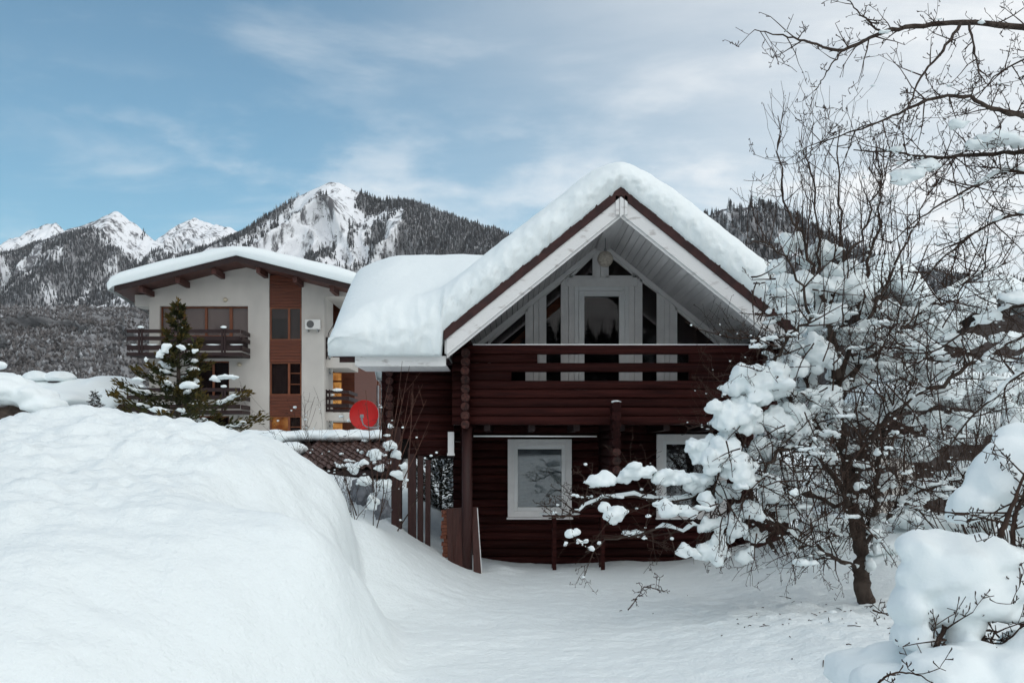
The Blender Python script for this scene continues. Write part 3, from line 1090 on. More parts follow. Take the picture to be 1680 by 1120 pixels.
# ---- balcony parapet (front logs), openings left out of two courses
YB = 15.86
zt0 = ZZ(573, 15.8)
for k in range(9):
    z = zt0 - k * CH
    j = rnd.uniform(-.006, .006)
    if k == 1:
        log(-0.95, XX(882, 15.8), YB + j, z)
        log(XX(1131, 15.8), 4.22, YB + j, z)
    elif k == 3:
        log(-0.95, XX(839, 15.8), YB + j, z)
        log(XX(1131, 15.8), 4.22, YB + j, z)
    else:
        log(-0.95, 4.22, YB + j, z, r=0.0735 if k in (0, 2) else 0.071)
    # crossing side logs of the balcony, their ends show as the two columns
    for sx in (-0.735, 4.0):
        e0 = 15.62 + rnd.uniform(-.03, .03)
        log(e0, 17.8, sx, z - CH / 2, axis='y', r=0.078)
        mb = MB()
        rr_ = 0.074
        cc = (sx + rnd.uniform(-.004, .004), e0 - 0.004, z - CH / 2)
        n_ = 11
        mb.lathe(cc, [(rr_ * rnd.uniform(.9, 1.02), 0.004), (rr_ * 0.86, -0.006), (rr_ * 0.35, -0.002), (0.004, -0.008)], n_, 'Y')
        mb.build('log_end', M['logend'], cabin, smooth=False)
# white strip lying on the parapet
MB().box(-0.62, 3.9, 15.83, 15.93, zt0 + 0.072, zt0 + 0.088).build('parapet_cap', M['pvc'], cabin)
# balcony floor
z_fl = zt0 - 8 * CH
MB().box(-0.72, 3.98, 15.95, 17.92, z_fl - 0.03, z_fl + 0.05).build('balcony_floor', M['dark_timber'], cabin)
for bx in np.arange(-0.4, 4.0, 0.72):
    MB().box(bx - 0.05, bx + 0.05, 15.96, 17.9, z_fl - 0.16, z_fl - 0.032).build('joist', M['dark_timber'], cabin)

# ---- ground-floor wall with two windows
YW = 18.0
s18 = F / YW
wins = [(XX(833, 17.9), XX(938, 17.9), ZZ(848, 17.9), ZZ(720, 17.9)), (XX(1077, 17.9), XX(1192, 17.9), ZZ(848, 17.9), ZZ(712, 17.9))]
z = z_fl - 0.10
while z > -0.35:
    segs = [(-1.06, 4.35)]
    for (a, b, c0, c1) in wins:
        if c0 - 0.02 < z < c1 + 0.02:
            ns_ = []
            for (s0, s1) in segs:
                if a > s0 and b < s1:
                    ns_ += [(s0, a + 0.04), (b - 0.04, s1)]
                else:
                    ns_.append((s0, s1))
            segs = ns_
    for (s0, s1) in segs:
        log(s0, s1, YW + rnd.uniform(-.008, .008), z, r=0.0755)
    for sx in (-0.86, 4.15):
        log(17.78, 24.0, sx, z + 0.07, axis='y', r=0.076)
    z -= 0.148
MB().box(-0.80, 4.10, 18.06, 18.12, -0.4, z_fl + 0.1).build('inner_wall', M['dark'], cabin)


def fr4(mb, x0, x1, z0, z1, t, y0, y1, tb=None):
    tb = tb or t
    mb.box(x0, x0 + t, y0, y1, z0, z1)
    mb.box(x1 - t, x1, y0, y1, z0, z1)
    mb.box(x0 + t, x1 - t, y0, y1, z1 - t, z1)
    mb.box(x0 + t, x1 - t, y0, y1, z0, z0 + tb)


for wi, (a, b, c0, c1) in enumerate(wins):
    # opening in the dark inner wall is hidden behind the blind
    wn = MB()
    fr4(wn, a, b, c0, c1, 0.115, 17.885, 17.94)
    wo = wn.build('window', M['white_wood'], cabin, bevel=0.006)
    f2 = MB()
    fr4(f2, a + 0.115, b - 0.115, c0 + 0.115, c1 - 0.115, 0.065, 17.905, 17.965)
    f2.build('sash', M['pvc'], wo, bevel=0.008)
    MB().box(a + 0.18, b - 0.18, 17.945, 17.950, c0 + 0.18, c1 - 0.18).build('pane', M['glass2'], wo)
    zz = c1 - 0.20
    zlow = c0 + 0.18 if wi == 0 else c0 + 0.18
    if wi == 0:
        bl = MB()
        while zz > zlow:
            x0_, x1_ = a + 0.185, b - 0.185
            bl.add([(x0_, 17.985, zz), (x1_, 17.985, zz), (x1_, 18.008, zz - 0.017), (x0_, 18.008, zz - 0.017)], [(0, 1, 2, 3)])
            zz -= 0.0225
        tag(bl.build('blind', M['blind'], wo), kind='stuff')
    else:
        MB().box(a + 0.185, b - 0.185, 17.985, 18.005, zlow, c1 - 0.185).build('blind', M['darkcurtain'], wo)
    sl = MB().box(a - 0.02, b + 0.02, 17.83, 17.90, c0 - 0.035, c0 - 0.002)
    sl.build('sill', M['white_wood'], wo, bevel=0.005)

# ---- white gable wall of the upper floor, plane y = 18
YG = 18.0
GXC = XX(988, YG)


def gtop(x):
    return sof(x) - 0.004


z_wb = ZZ(650, YG)


def gp(pts):
    return [(XX(px, YG), ZZ(py, YG)) for (px, py) in pts]


def vboard(px0, px1, ztop_px=None, name='board', n=1, y0=17.94, y1=18.05, inset=0.006, mat='white_wood', zb_px=None):
    z_wb = ZZ(650 if zb_px is None else zb_px, YG)
    for i in range(n):
        a = XX(px0 + (px1 - px0) * i / n, YG) + (inset if i else 0) * 0.5
        b = XX(px0 + (px1 - px0) * (i + 1) / n, YG) - (inset if i < n - 1 else 0) * 0.5
        if ztop_px is None:
            ta, tb = gtop(a) - 0.02, gtop(b) - 0.02
        else:
            ta = tb = ZZ(ztop_px, YG)
        poly = [(a, z_wb), (b, z_wb), (b, tb)]
        if ztop_px is None and a < GXC < b:
            poly.append((GXC, gtop(GXC) - 0.02))
        poly.append((a, ta))
        MB().prism(poly, y0 + 0.002 * i, y1).build(name, M[mat], cabin, bevel=0.004)


# sloping trims under the soffit
for sgn in (-1, 1):
    x_in, x_out = GXC, GXC + sgn * 2.36
    t = 0.105
    poly = [(x_in, gtop(x_in)), (x_out, gtop(x_out)), (x_out, gtop(x_out) - t), (x_in, gtop(x_in) - t)]
    if sgn > 0:
        poly = poly[::-1]
    MB().prism(poly, 17.90, 18.04).build('gable_trim', M['white_wood'], cabin, bevel=0.006)
vboard(866, 893, n=3)
vboard(1080, 1107, n=3)
vboard(923, 942, 458, n=2)
vboard(1031, 1050, 458, n=2)
vboard(974, 996, n=2, zb_px=457)
MB().prism(gp([(929, 471), (1045, 471), (1045, 456), (929, 456)]), 17.925, 18.05).build('door_header', M['white_wood'], cabin, bevel=0.005)
# window surrounds (narrow white stiles) and panes
panes = [
    ('left_tri', [(804, 566), (865, 566), (865, 508)], [(804, 650), (865, 650), (865, 508), (804, 562)]),
]


def pane_with_frame(outline, fw=0.045):
    mb = MB().prism(outline, 17.985, 17.992)
    o = MB()
    n = len(outline)
    cxp = sum(p[0] for p in outline) / n
    czp = sum(p[1] for p in outline) / n
    for i in range(n):
        p, q = Vector((outline[i][0], 0, outline[i][1])), Vector((outline[(i + 1) % n][0], 0, outline[(i + 1) % n][1]))
        e = (q - p)
        if e.length < 1e-4:
            continue
        nrm = Vector((-e.z, 0, e.x)).normalized()
        if nrm.x * (cxp - p.x) + nrm.z * (czp - p.z) < 0:
            nrm = -nrm
        a_, b_ = p + nrm * fw / 2, q + nrm * fw / 2
        a_.y = b_.y = 17.976
        o.beam(a_, b_, 0.07, fw, up=nrm)
    wf = o.build('gable_window', M['white_wood'], cabin)
    mb.build('pane', M['glass'], wf)


pane_with_frame(gp([(801, 650), (866, 650), (866, 505), (801, 560)]))
pane_with_frame(gp([(892, 650), (924, 650), (924, 457), (892, 483)]))
pane_with_frame(gp([(1049, 650), (1081, 650), (1081, 479), (1049, 456)]))
pane_with_frame(gp([(1106, 650), (1178, 650), (1178, 563), (1106, 502)]))
pane_with_frame(gp([(931, 457), (976, 457), (976, 413)]))
pane_with_frame(gp([(994, 457), (1041, 457), (1041, 449), (994, 411)]))
# balcony door
z_db = ZZ(655, YG)
dr = MB()
dx0, dx1, dzt = XX(942, YG), XX(1031, YG), ZZ(471, YG)
fr4(dr, dx0, dx1, z_db, dzt, 0.075, 17.915, 18.03)
door = dr.build('balcony_door', M['pvc'], cabin, bevel=0.006)
lf = MB()
fr4(lf, dx0 + 0.078, dx1 - 0.078, z_db + 0.02, dzt - 0.08, 0.10, 17.900, 17.99, 0.30)
lf.build('door_leaf', M['pvc'], door, bevel=0.008)
MB().box(dx0 + 0.17, dx1 - 0.17, 17.955, 17.960, z_db + 0.30, dzt - 0.17).build('pane', M['glass'], door)
for hy in (490, 531):
    hz = ZZ(hy, YG)
    MB().box(dx1 - 0.105, dx1 - 0.05, 17.880, 17.902, hz - 0.035, hz + 0.035).tube([(dx1 - 0.075, 17.885, hz - 0.055), (dx1 - 0.075, 17.885, hz + 0.055)], 0.011, 8).build('hinge', M['pvc'], door)
# room behind the glass: dark floor and back wall, pine sloped ceiling on the left
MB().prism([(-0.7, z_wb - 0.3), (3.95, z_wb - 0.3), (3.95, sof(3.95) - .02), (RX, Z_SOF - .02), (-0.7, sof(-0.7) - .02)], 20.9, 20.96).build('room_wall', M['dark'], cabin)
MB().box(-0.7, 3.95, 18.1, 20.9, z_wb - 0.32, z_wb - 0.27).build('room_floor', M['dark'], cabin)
cp = MB()
cp.prism([(XX(832, 18), ZZ(566, 18)), (XX(925, 18), ZZ(478, 18)), (XX(925, 18), ZZ(496, 18)), (XX(836, 18), ZZ(575, 18))], 18.25, 18.32)
cp.build('pine_rafter', M['orange'], cabin)

# ---- roof: soffit planks, sheathing, barge boards, verge
Y0, Y1 = 15.0, 24.3
XL, XR = RX - 2.60, RX + 2.66
pw_ = 0.094
for sgn in (-1, 1):
    lim = 2.56
    n_ = int(lim / pw_)
    for i in range(n_):
        u0, u1 = 0.13 + i * pw_, 0.13 + (i + 1) * pw_ - 0.009
        if u1 > lim + 0.03:
            break
        xa, xb = RX + sgn * u0, RX + sgn * u1
        za, zb_ = sof(xa), sof(xb)
        jz = rnd.uniform(-0.0025, 0.0025)
        MB().hexa([(xa, Y0 + 0.02, za + jz), (xb, Y0 + 0.02, zb_ + jz), (xb, 17.94, zb_ + jz), (xa, 17.94, za + jz), (xa, Y0 + 0.02, za + 0.018), (xb, Y0 + 0.02, zb_ + 0.018), (xb, 17.94, zb_ + 0.018), (xa, 17.94, za + 0.018)]).build('soffit_plank', M['soffit'], cabin)
    xo = RX + sgn * 2.62
    # sheathing + brown metal sheet
    t0, t1 = 0.03, 0.13
    MB().hexa([(RX, Y0 + 0.01, Z_SOF + t0), (xo, Y0 + 0.01, sof(xo) + t0), (xo, Y1, sof(xo) + t0), (RX, Y1, Z_SOF + t0), (RX, Y0 + 0.01, Z_SOF + t1), (xo, Y0 + 0.01, sof(xo) + t1), (xo, Y1, sof(xo) + t1), (RX, Y1, Z_SOF + t1)]).build('roof_slope', M['verge'], cabin)
    # white barge board in front, with a narrower lower strip
    b0, b1 = -0.20, 0.045
    poly = [(RX, Z_SOF + b0), (xo, sof(xo) + b0), (xo, sof(xo) + b1), (RX, Z_SOF + b1)]
    if sgn < 0:
        poly = poly[::-1]
    MB().prism(poly, 14.955, 14.992).build('barge_board', M['white_barge'], cabin, bevel=0.004)
    poly = [(RX, Z_SOF + b0 - 0.05), (xo, sof(xo) + b0 - 0.05), (xo, sof(xo) + b0 + 0.05), (RX, Z_SOF + b0 + 0.05)]
    if sgn < 0:
        poly = poly[::-1]
    MB().prism(poly, 14.994, 15.015).build('barge_strip', M['white_barge'], cabin)
    # stepped brown verge sheet above it
    vg = MB()
    nst = 15
    for i in range(nst):
        u0, u1 = 2.66 * i / nst, 2.66 * (i + 1) / nst
        xa, xb = RX + sgn * u0, RX + sgn * u1
        up = 0.012 * (1 if i % 2 else 0) + rnd.uniform(0, 0.012)
        poly = [(xa, sof(xa) + 0.047), (xb, sof(xb) + 0.047), (xb, sof(xb) + 0.26 + up), (xa, sof(xa) + 0.26 + up)]
        if sgn < 0:
            poly = poly[::-1]
        vg.prism(poly, 14.925 + 0.004 * (i % 2), 14.962 + 0.02)
    vg.build('verge_sheet', M['verge'], cabin)
    # eave fascia along the side
    MB().box(min(xo, xo + sgn * 0.03), max(xo, xo + sgn * 0.03), Y0, Y1, sof(xo) - 0.17, sof(xo) + 0.06).build('side_fascia', M['white_barge'], cabin)
    # wall plate log under the rafters
    log(15.35, 17.9, RX + sgn * 2.37, sof(RX + 2.37) - 0.10, axis='y', r=0.08)
# ridge beam + white ridge end block
MB().box(RX - 0.125, RX + 0.125, 15.0, 17.93, Z_SOF - 0.155, Z_SOF - 0.02).build('ridge_beam', M['soffit'], cabin, bevel=0.006)
for dx_, w_ in ((-0.055, 0.05), (0.012, 0.06), (0.075, 0.045)):
    MB().prism([(RX + dx_ - w_ / 2, Z_SOF - 0.23 - 0.03 * (dx_ == 0.012)), (RX + dx_ + w_ / 2, Z_SOF - 0.215), (RX + dx_ + w_ / 2, Z_SOF + 0.05), (RX + dx_ - w_ / 2, Z_SOF + 0.07)], 14.925, 14.953).build('ridge_end_board', M['white_barge'], cabin)
# soffit return at the right eave
MB().box(4.13, 4.2, 15.1, 17.9, sof(4.15) - 0.11, sof(4.15) - 0.02).build('eave_trim', M['white_wood'], cabin)

# ---- wing on the left: eave towards the camera
WX0, WX1, WY = -2.40, -0.985, 16.35
WE = E + 1.44           # eave height (roof surface)
WR, WYR = 0.60, 17.75   # pitch, ridge position


def wing(y):
    return WE + WR * (y - 15.1) if y < WYR else WE + WR * (2 * WYR - y - 15.1)


hw = [(15.12, WE - 0.02), (WYR, wing(WYR) - 0.02), (20.4, wing(20.4) - 0.02), (20.4, wing(20.4) - 0.12), (WYR, wing(WYR) - 0.12), (15.12, WE - 0.12)]
MB().prismx(hw[::-1], WX0 - 0.22, -0.99).build('wing_roof', M['verge'], cabin)
MB().box(XX(583, 15.1), -1.0, 15.06, 15.10, ZZ(601, 15.1), ZZ(584, 15.1)).build('wing_fascia', M['white_barge'], cabin, bevel=0.004)
MB().box(XX(583, 15.1), -1.0, 15.10, 16.2, ZZ(600, 15.1), ZZ(600, 15.1) + 0.02).build('wing_soffit', M['soffit'], cabin)
z = ZZ(606, WY)
k = 0
while z > ZZ(752, WY):
    x0_ = XX(627, WY)
    if z < ZZ(722, WY):
        x0_ = XX(672, WY)
    log(x0_, -0.96, WY + rnd.uniform(-.008, .008), z, r=0.0685)
    if z > ZZ(722, WY):
        sx = XX(641, WY)
        log(16.17, 20.2, sx, z - 0.066, axis='y', r=0.07)
        MB().lathe((sx, 16.166, z - 0.066), [(0.066 * rnd.uniform(.9, 1.02), 0.004), (0.056, -0.006), (0.004, -0.004)], 10, 'Y').build('log_end', M['logend'], cabin)
    z -= 0.134
    k += 1
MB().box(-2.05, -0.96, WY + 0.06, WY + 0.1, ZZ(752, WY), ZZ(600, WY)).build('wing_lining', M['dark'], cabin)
MB().box(XX(735, 16.2), XX(745, 16.2), 16.17, 16.23, ZZ(743, 16.2), ZZ(708, 16.2)).build('window_stub', M['white_wood'], cabin)
MB().box(XX(734, 16.2), XX(746, 16.2), 16.15, 16.24, ZZ(747, 16.2), ZZ(743, 16.2)).build('window_stub_sill', M['white_wood'], cabin)


# posts and screen boards under the wing
def vpost(px0, px1, ytop, y, d, name='post', depth=None, mat='post', lean=0.0):
    x0_, x1_ = XX(px0, d), XX(px1, d)
    dp = depth or (x1_ - x0_)
    zb_ = gh((x0_ + x1_) / 2, y) - 0.3
    zt_ = ZZ(ytop, d)
    MB().hexa([(x0_, y, zb_), (x1_, y, zb_), (x1_, y + dp, zb_), (x0_, y + dp, zb_), (x0_ + lean, y, zt_), (x1_ + lean, y, zt_), (x1_ + lean, y + dp, zt_), (x0_ + lean, y + dp, zt_)]).build(name, M[mat], cabin, bevel=0.006)


vpost(642, 658.5, 700, 16.28, 16.3)
vpost(669, 682.5, 735, 16.30, 16.3, 'screen_board', 0.05)
vpost(684.5, 694, 735, 16.33, 16.3, 'screen_board', 0.05)
vpost(697, 705.6, 754, 16.31, 16.3, 'screen_board', 0.05, lean=0.01)
# round corner post of the balcony
px_, pz_ = XX(766, 15.9), gh(XX(766, 15.9), 15.9) - 0.3
MB().tube([(px_, 15.93, pz_), (px_ + .004, 15.93, 0.9), (px_, 15.93, z_fl - 0.075)], [0.088, 0.085, 0.083], 14).build('corner_post', M['post'], cabin, smooth=True)
# bracket of crossing log ends in the middle of the parapet
bxx = XX(1011, 15.5)
z = ZZ(667, 15.5)
for k in range(8):
    log(15.42 + rnd.uniform(-.02, .03), 17.9, bxx + rnd.uniform(-.004, .004), z, axis='y', r=0.074)
    MB().lathe((bxx, 15.42, z), [(0.070, 0.004), (0.060, -0.006), (0.004, -0.004)], 10, 'Y').build('log_end', M['logend'], cabin)
    z -= CH
cap = [((bxx, 15.55, ZZ(659, 15.5)), (0.078, 0.16, 0.03), 4)]
snow_part('bracket_snow', cap, 0.012, cabin)
# thin white conduit under the balcony
MB().tube([(XX(777, 16.1), 16.1, ZZ(715, 16.1)), (XX(979, 16.1), 16.1, ZZ(715.5, 16.1))], 0.012, 8).build('conduit', M['pvc'], cabin, smooth=True)


# ---- snow on the cabin roof
def roof_top(x, y):
    main = Z_SOF + 0.225 - SL * np.abs(x - RX)
    wg = np.where(y < WYR, WE + WR * np.maximum(y - 15.1, 0), WE + WR * (2 * WYR - y - 15.1))
    wg = np.where(y > 20.4, main, wg)
    return np.where(x > -1.05, np.maximum(main, np.where(x < RX, wg, -9)), wg)


def snow_top(x, y):
    main = Z_SOF + 0.135 - SL * (np.sqrt((x - RX) ** 2 + 0.36 ** 2)) + 0.80 + 0.05 * sstep(RX, RX + 2, x)
    wy = np.sqrt((y - WYR) ** 2 + 0.75 ** 2)
    wg = WE + WR * (WYR - 15.1) - WR * wy + 0.86
    wg = np.where(x < RX, wg, -9)
    t = smax(main, wg, 0.30)
    P = np.stack([x, y, x * 0], 1)
    return t + 0.035 * fbm(P * 0.9, 3, 5)


sx0, sx1, sy0, sy1 = WX0 - 0.36, RX + 2.80, 14.90, 24.4
us = np.concatenate([sx0 + np.array([0, .012, .03, .06, .1, .15, .21, .28, .36, .46]), np.linspace(sx0 + .56, sx1 - .5, 190), sx1 - np.array([.42, .34, .26, .19, .13, .08, .045, .02, .008, 0])])
vs2 = np.concatenate([sy0 + np.array([0, .003, .007, .012, .019, .028, .04, .055, .072, .092, .115, .14, .17, .205, .245, .29, .34, .40, .46]), np.linspace(sy0 + .55, 20.2, 44), np.linspace(20.35, sy1 - .4, 14), sy1 - np.array([.25, .12, .04, 0])])
U, Vg = np.meshgrid(us, vs2)
x_, y_ = U.ravel(), Vg.ravel()
# rear-left corner has no roof: pull those columns in to the cabin's own eave
x_adj = np.where((y_ > 20.4) & (x_ < -1.25), -1.25 + (x_ + 1.25) * 0.02, x_)
dist_f = (y_ - sy0)
dist_l = (x_ - sx0)
dist_r = (sx1 - x_)
dist_b = (sy1 - y_)


def rnd_edge(dd, r):
    q = np.clip(dd / r, 0, 1)
    return np.sqrt(1 - (1 - q) ** 2)


edge_n = fbm(np.stack([x_ * 6, y_ * 6, x_ * 0], 1), 3, 9)
ef = rnd_edge(dist_f, 0.34 + 0.05 * edge_n)
k_ = ef * rnd_edge(dist_l, 0.95) * rnd_edge(dist_r, 0.55) * rnd_edge(dist_b, 0.5)
rt = roof_top(x_adj, y_)
tp = snow_top(x_adj, y_)
zt_ = rt + np.maximum(tp - rt, 0.05) * k_
nf_ = fbm(np.stack([x_ * 2.2, zt_ * 2.2, y_ * 2.2], 1), 4, 17)
# the cut face of the snow bulges out over the verge, rough and layered
bulge = np.sin(np.clip(k_, 0, 1) * math.pi) * sstep(0.5, 0.0, dist_f)
y_adj = y_ - bulge * (0.10 + 0.05 * nf_) - sstep(0.3, 0, dist_f) * (0.032 * fbm(np.stack([x_ * 5.5, zt_ * 8, y_ * 0], 1), 5, 3, 0.65) + 0.02 * fbm(np.stack([x_ * 1.5, zt_ * 26, y_ * 0], 1), 2, 7))
zt_ = zt_ + sstep(0.12, 0.0, dist_f) * (k_ < 0.35) * (0.06 * fbm(np.stack([x_ * 9, x_ * 0, y_ * 0], 1), 3, 14) + 0.03 * np.abs(fbm(np.stack([x_ * 4, x_ * 0 + 3, y_ * 0], 1), 2, 15)))
x_adj = x_adj - np.sin(np.clip(k_, 0, 1) * math.pi) * sstep(0.6, 0.0, dist_l) * 0.06
# snow sags over the wing eave
sag = sstep(-0.9, -1.5, x_) * sstep(0.05, 0.0, dist_f)
zt_ = zt_ + sag * 0.02 * nf_ + sag * 0.18 * sstep(-2.1, -2.75, x_)
zt_ = np.where((x_ <= sx0 + 0.001) & (dist_f > 0.06), zt_ - 0.04, zt_)
bot = zt_.copy()
V = np.stack([x_adj, y_adj, zt_], 1)
nx, ny = len(us), len(vs2)
i2, j2 = np.meshgrid(np.arange(nx - 1), np.arange(ny - 1))
a0 = (j2 * nx + i2).ravel()
Fq = np.stack([a0, a0 + 1, a0 + 1 + nx, a0 + nx], 1).tolist()
# underside: mirror of the rim a few centimetres lower, so the drift is a closed body
Vb = np.stack([x_adj, y_ + 0.03, np.minimum(rt - 0.03, zt_ - 0.02)], 1)
nV = len(V)
Fq += [(a + nV, a + nx + nV, a + 1 + nx + nV, a + 1 + nV) for a in a0.tolist()]
rim = [i for i in range(nx)] + [j * nx + nx - 1 for j in range(1, ny)] + [(ny - 1) * nx + i for i in range(nx - 2, -1, -1)] + [j * nx for j in range(ny - 2, 0, -1)]
for q in range(len(rim)):
    r0, r1 = rim[q], rim[(q + 1) % len(rim)]
    Fq.append((r1, r0, r0 + nV, r1 + nV))
V = np.concatenate([V, Vb]) - np.array(wpos(cabin))
link('roof_snow', mesh_np('roof_snow', V, Fq), M['snow_roof'], cabin)

# ---- hanging lantern under the ridge
lc = at(993, 425, 16.9)
lant = thing('hanging_lantern', lc, 'round woven lantern hanging under the cabin gable', 'lantern')
prof = [(0.004, -0.135), (0.05, -0.127), (0.09, -0.1), (0.118, -0.063), (0.134, -0.02), (0.135, 0.02), (0.118, 0.063), (0.09, 0.1), (0.05, 0.127), (0.012, 0.135)]
MB().lathe(lc, prof, 20).build('shade', M['lantern'], lant, smooth=True)
MB().tube([lc + Vector((0, 0, 0.13)), lc + Vector((0.002, 0, 0.22)), (lc.x, lc.y, Z_SOF - 0.15)], 0.006, 6).build('cord', M['blackwire'], lant)
hk = MB()
hk.lathe(lc + Vector((0, 0, 0.15)), [(0.02, -0.03), (0.026, 0.0), (0.012, 0.035)], 8)
hk.build('fitting', M['metal'], lant)

# ---- things by the cabin
b1 = thing('leaning_board', (XX(748, 16.0), 16.0, gh(XX(748, 16), 16)), 'red-brown board leaning against the left side of the corner post', 'board', 'boards leaning at the corner post')
zb_ = gh(XX(748, 16), 16.0) - 0.15
q0, q1 = XX(736, 16), XX(760, 16)
MB().hexa([(q0, 15.95, zb_), (q1, 15.85, zb_), (q1, 15.88, zb_), (q0, 15.98, zb_), (q0 - .04, 16.05, ZZ(834, 16)), (q1 - .02, 16.0, ZZ(832, 16)), (q1 - .02, 16.03, ZZ(832, 16)), (q0 - .04, 16.08, ZZ(834, 16))]).build('panel', M['ply'], b1)
for kx in (0.3, 0.62):
    xq = q0 + (q1 - q0) * kx
    MB().beam((xq, 15.925 - 0.03 * kx, zb_), (xq - 0.03, 16.035 - 0.03 * kx, ZZ(834, 16) - 0.01), 0.012, 0.012, up=(0, 1, 0)).build('batten', M['ply'], b1)
b2 = thing('leaning_board', (XX(785, 15.9), 15.9, gh(XX(785, 15.9), 15.9)), 'narrow weathered board leaning on the right side of the corner post', 'board', 'boards leaning at the corner post')
zb_ = gh(XX(785, 15.9), 15.9) - 0.2
q0, q1 = XX(778, 15.9), XX(792, 15.9)
MB().hexa([(q0, 15.75, zb_), (q1, 15.72, zb_), (q1, 15.75, zb_), (q0, 15.78, zb_), (q0 - .04, 15.98, ZZ(832, 15.9)), (q1 - .09, 15.96, ZZ(832, 15.9)), (q1 - .09, 15.99, ZZ(832, 15.9)), (q0 - .04, 16.01, ZZ(832, 15.9))]).build('panel', M['ply'], b2)
MB().beam((q1 + .002, 15.735, zb_), (q1 - .088, 15.975, ZZ(833, 15.9)), 0.012, 0.034, up=(0, 1, 0)).build('edge_strip', M['white_barge'], b2)
bp_ = thing('brick_pile', (XX(730, 16.2), 16.2, gh(XX(730, 16.2), 16.2)), 'narrow stack of bricks beside the leaning board under the wing', 'bricks')
bm_ = MB().box(-0.05, 0.05, -0.10, 0.10, -0.026, 0.026).mesh('brick')
bm_.materials.append(M['brick'])
zq = gh(XX(730, 16.2), 16.2) - 0.15
while zq < ZZ(838, 16.2):
    ob = link('brick', bm_, None, bp_, Vector((XX(731, 16.2) + rnd.uniform(-.02, .02), 16.2 + rnd.uniform(-.03, .03), zq)) - wpos(bp_))
    ob.rotation_euler = (0, 0, rnd.uniform(-.25, .25))
    zq += 0.058
# small table against the wall
tb = thing('garden_table', (XX(930, 16.9), 16.9, gh(XX(930, 16.9), 16.9)), 'small dark slatted table with a dusting of snow under the left window', 'table')
ta, tbx = XX(890, 16.9), XX(1000, 16.9)
ztp = ZZ(843, 16.9)
for i in range(4):
    MB().box(ta, tbx, 16.72 + i * 0.13, 16.84 + i * 0.13, ztp - 0.03, ztp).build('tabletop_slat', M['logx'], tb)
for lx in (XX(906, 16.9), XX(985, 16.9)):
    for ly in (16.76, 17.16):
        MB().box(lx, lx + 0.065, ly, ly + 0.06, gh(lx, 16.9) - 0.3, ztp - 0.032).build('leg', M['logx'], tb)
    MB().box(lx + 0.004, lx + 0.06, 16.825, 17.155, ztp - 0.30, ztp - 0.25).build('brace', M['logx'], tb)
MB().box(XX(906, 16.9) + 0.068, XX(985, 16.9) - 0.003, 16.78, 16.82, ztp - 0.33, ztp - 0.27).build('rail', M['logx'], tb)
snow_part('snow_cover', [((ta + 0.05 + 0.12 * i, 16.88, ztp + 0.004), (0.11, 0.18, 0.022), i) for i in range(5)], 0.012, tb)
# rusty bin box at the right corner of the cabin
rb = thing('firewood_box', (XX(1267, 16.5), 16.5, gh(XX(1267, 16.5), 16.5)), 'rust-red wooden box half buried in snow behind the apple tree', 'box')
za_ = gh(XX(1267, 16.5), 16.5)
x0_, x1_ = XX(1240, 16.5), XX(1292, 16.5)
for i in range(4):
    MB().box(x0_ + (x1_ - x0_) * i / 4 + .003, x0_ + (x1_ - x0_) * (i + 1) / 4 - .003, 16.4, 16.43, za_ - 0.3, ZZ(845, 16.5)).build('plank', M['rust'], rb)
MB().box(x0_, x0_ + .03, 16.435, 16.9, za_ - 0.3, ZZ(845, 16.5)).build('side_panel', M['rust'], rb)
MB().box(x1_ - .03, x1_, 16.435, 16.9, za_ - 0.3, ZZ(845, 16.5)).build('side_panel', M['rust'], rb)
MB().box(x0_ - .03, x1_ + .03, 16.36, 16.95, ZZ(845, 16.5) + .003, ZZ(843, 16.5) + .02).build('lid', M['rust'], rb)
snow_part('snow_cover', [((x0_ + .1 + .2 * i, 16.65, ZZ(842, 16.5)), (0.2, 0.3, 0.14), 40 + i) for i in range(3)], 0.03, rb)

# ================================================================== NEIGHBOUR: three-storey chalet
D = 45.0
ch = thing('apartment_chalet', (XX(390, D), D, 0.0), 'white three-storey chalet with dark timber balconies and a snowy low-pitched roof', 'building')


def bx(px0, px1, py0, py1, y0, y1, d=D):
    """box from photo extents on the plane at distance d, between depths y0 and y1"""
    return MB().box(XX(px0, d), XX(px1, d), y0, y1, ZZ(py1, d), ZZ(py0, d))


# facade wall with openings cut out
holes = [(262, 407, 502, 575), (442, 495, 440, 790), (322, 376, 592, 650), (322, 376, 682, 740)]
xs_ = sorted({245, 532} | {h_[0] for h_ in holes} | {h_[1] for h_ in holes})
ys_ = sorted({483, 800} | {h_[2] for h_ in holes if h_[2] > 483} | {h_[3] for h_ in holes})
wm = MB()
for i in range(len(xs_) - 1):
    for j in range(len(ys_) - 1):
        cx_, cy_ = (xs_[i] + xs_[i + 1]) / 2, (ys_[j] + ys_[j + 1]) / 2
        if any(h_[0] < cx_ < h_[1] and h_[2] < cy_ < h_[3] for h_ in holes):
            continue
        wm.box(XX(xs_[i], D), XX(xs_[i + 1], D), D, D + 0.3, ZZ(ys_[j + 1], D), ZZ(ys_[j], D))
for poly in ([(245, 483), (442, 483), (442, 447), (390, 434), (245, 474)], [(495, 483), (532, 483), (532, 470), (495, 461)]):
    wm.prism([(XX(a, D), ZZ(b, D)) for a, b in poly], D, D + 0.3)
wm.build('front_wall', M['plaster'], ch)
bx(245, 532, 483, 800, D + 0.31, D + 2.2).build('core', M['plaster'], ch)
sw = MB().box(XX(245, D), XX(532, D), D + 0.5, D + 0.6, -1, ZZ(470, D))


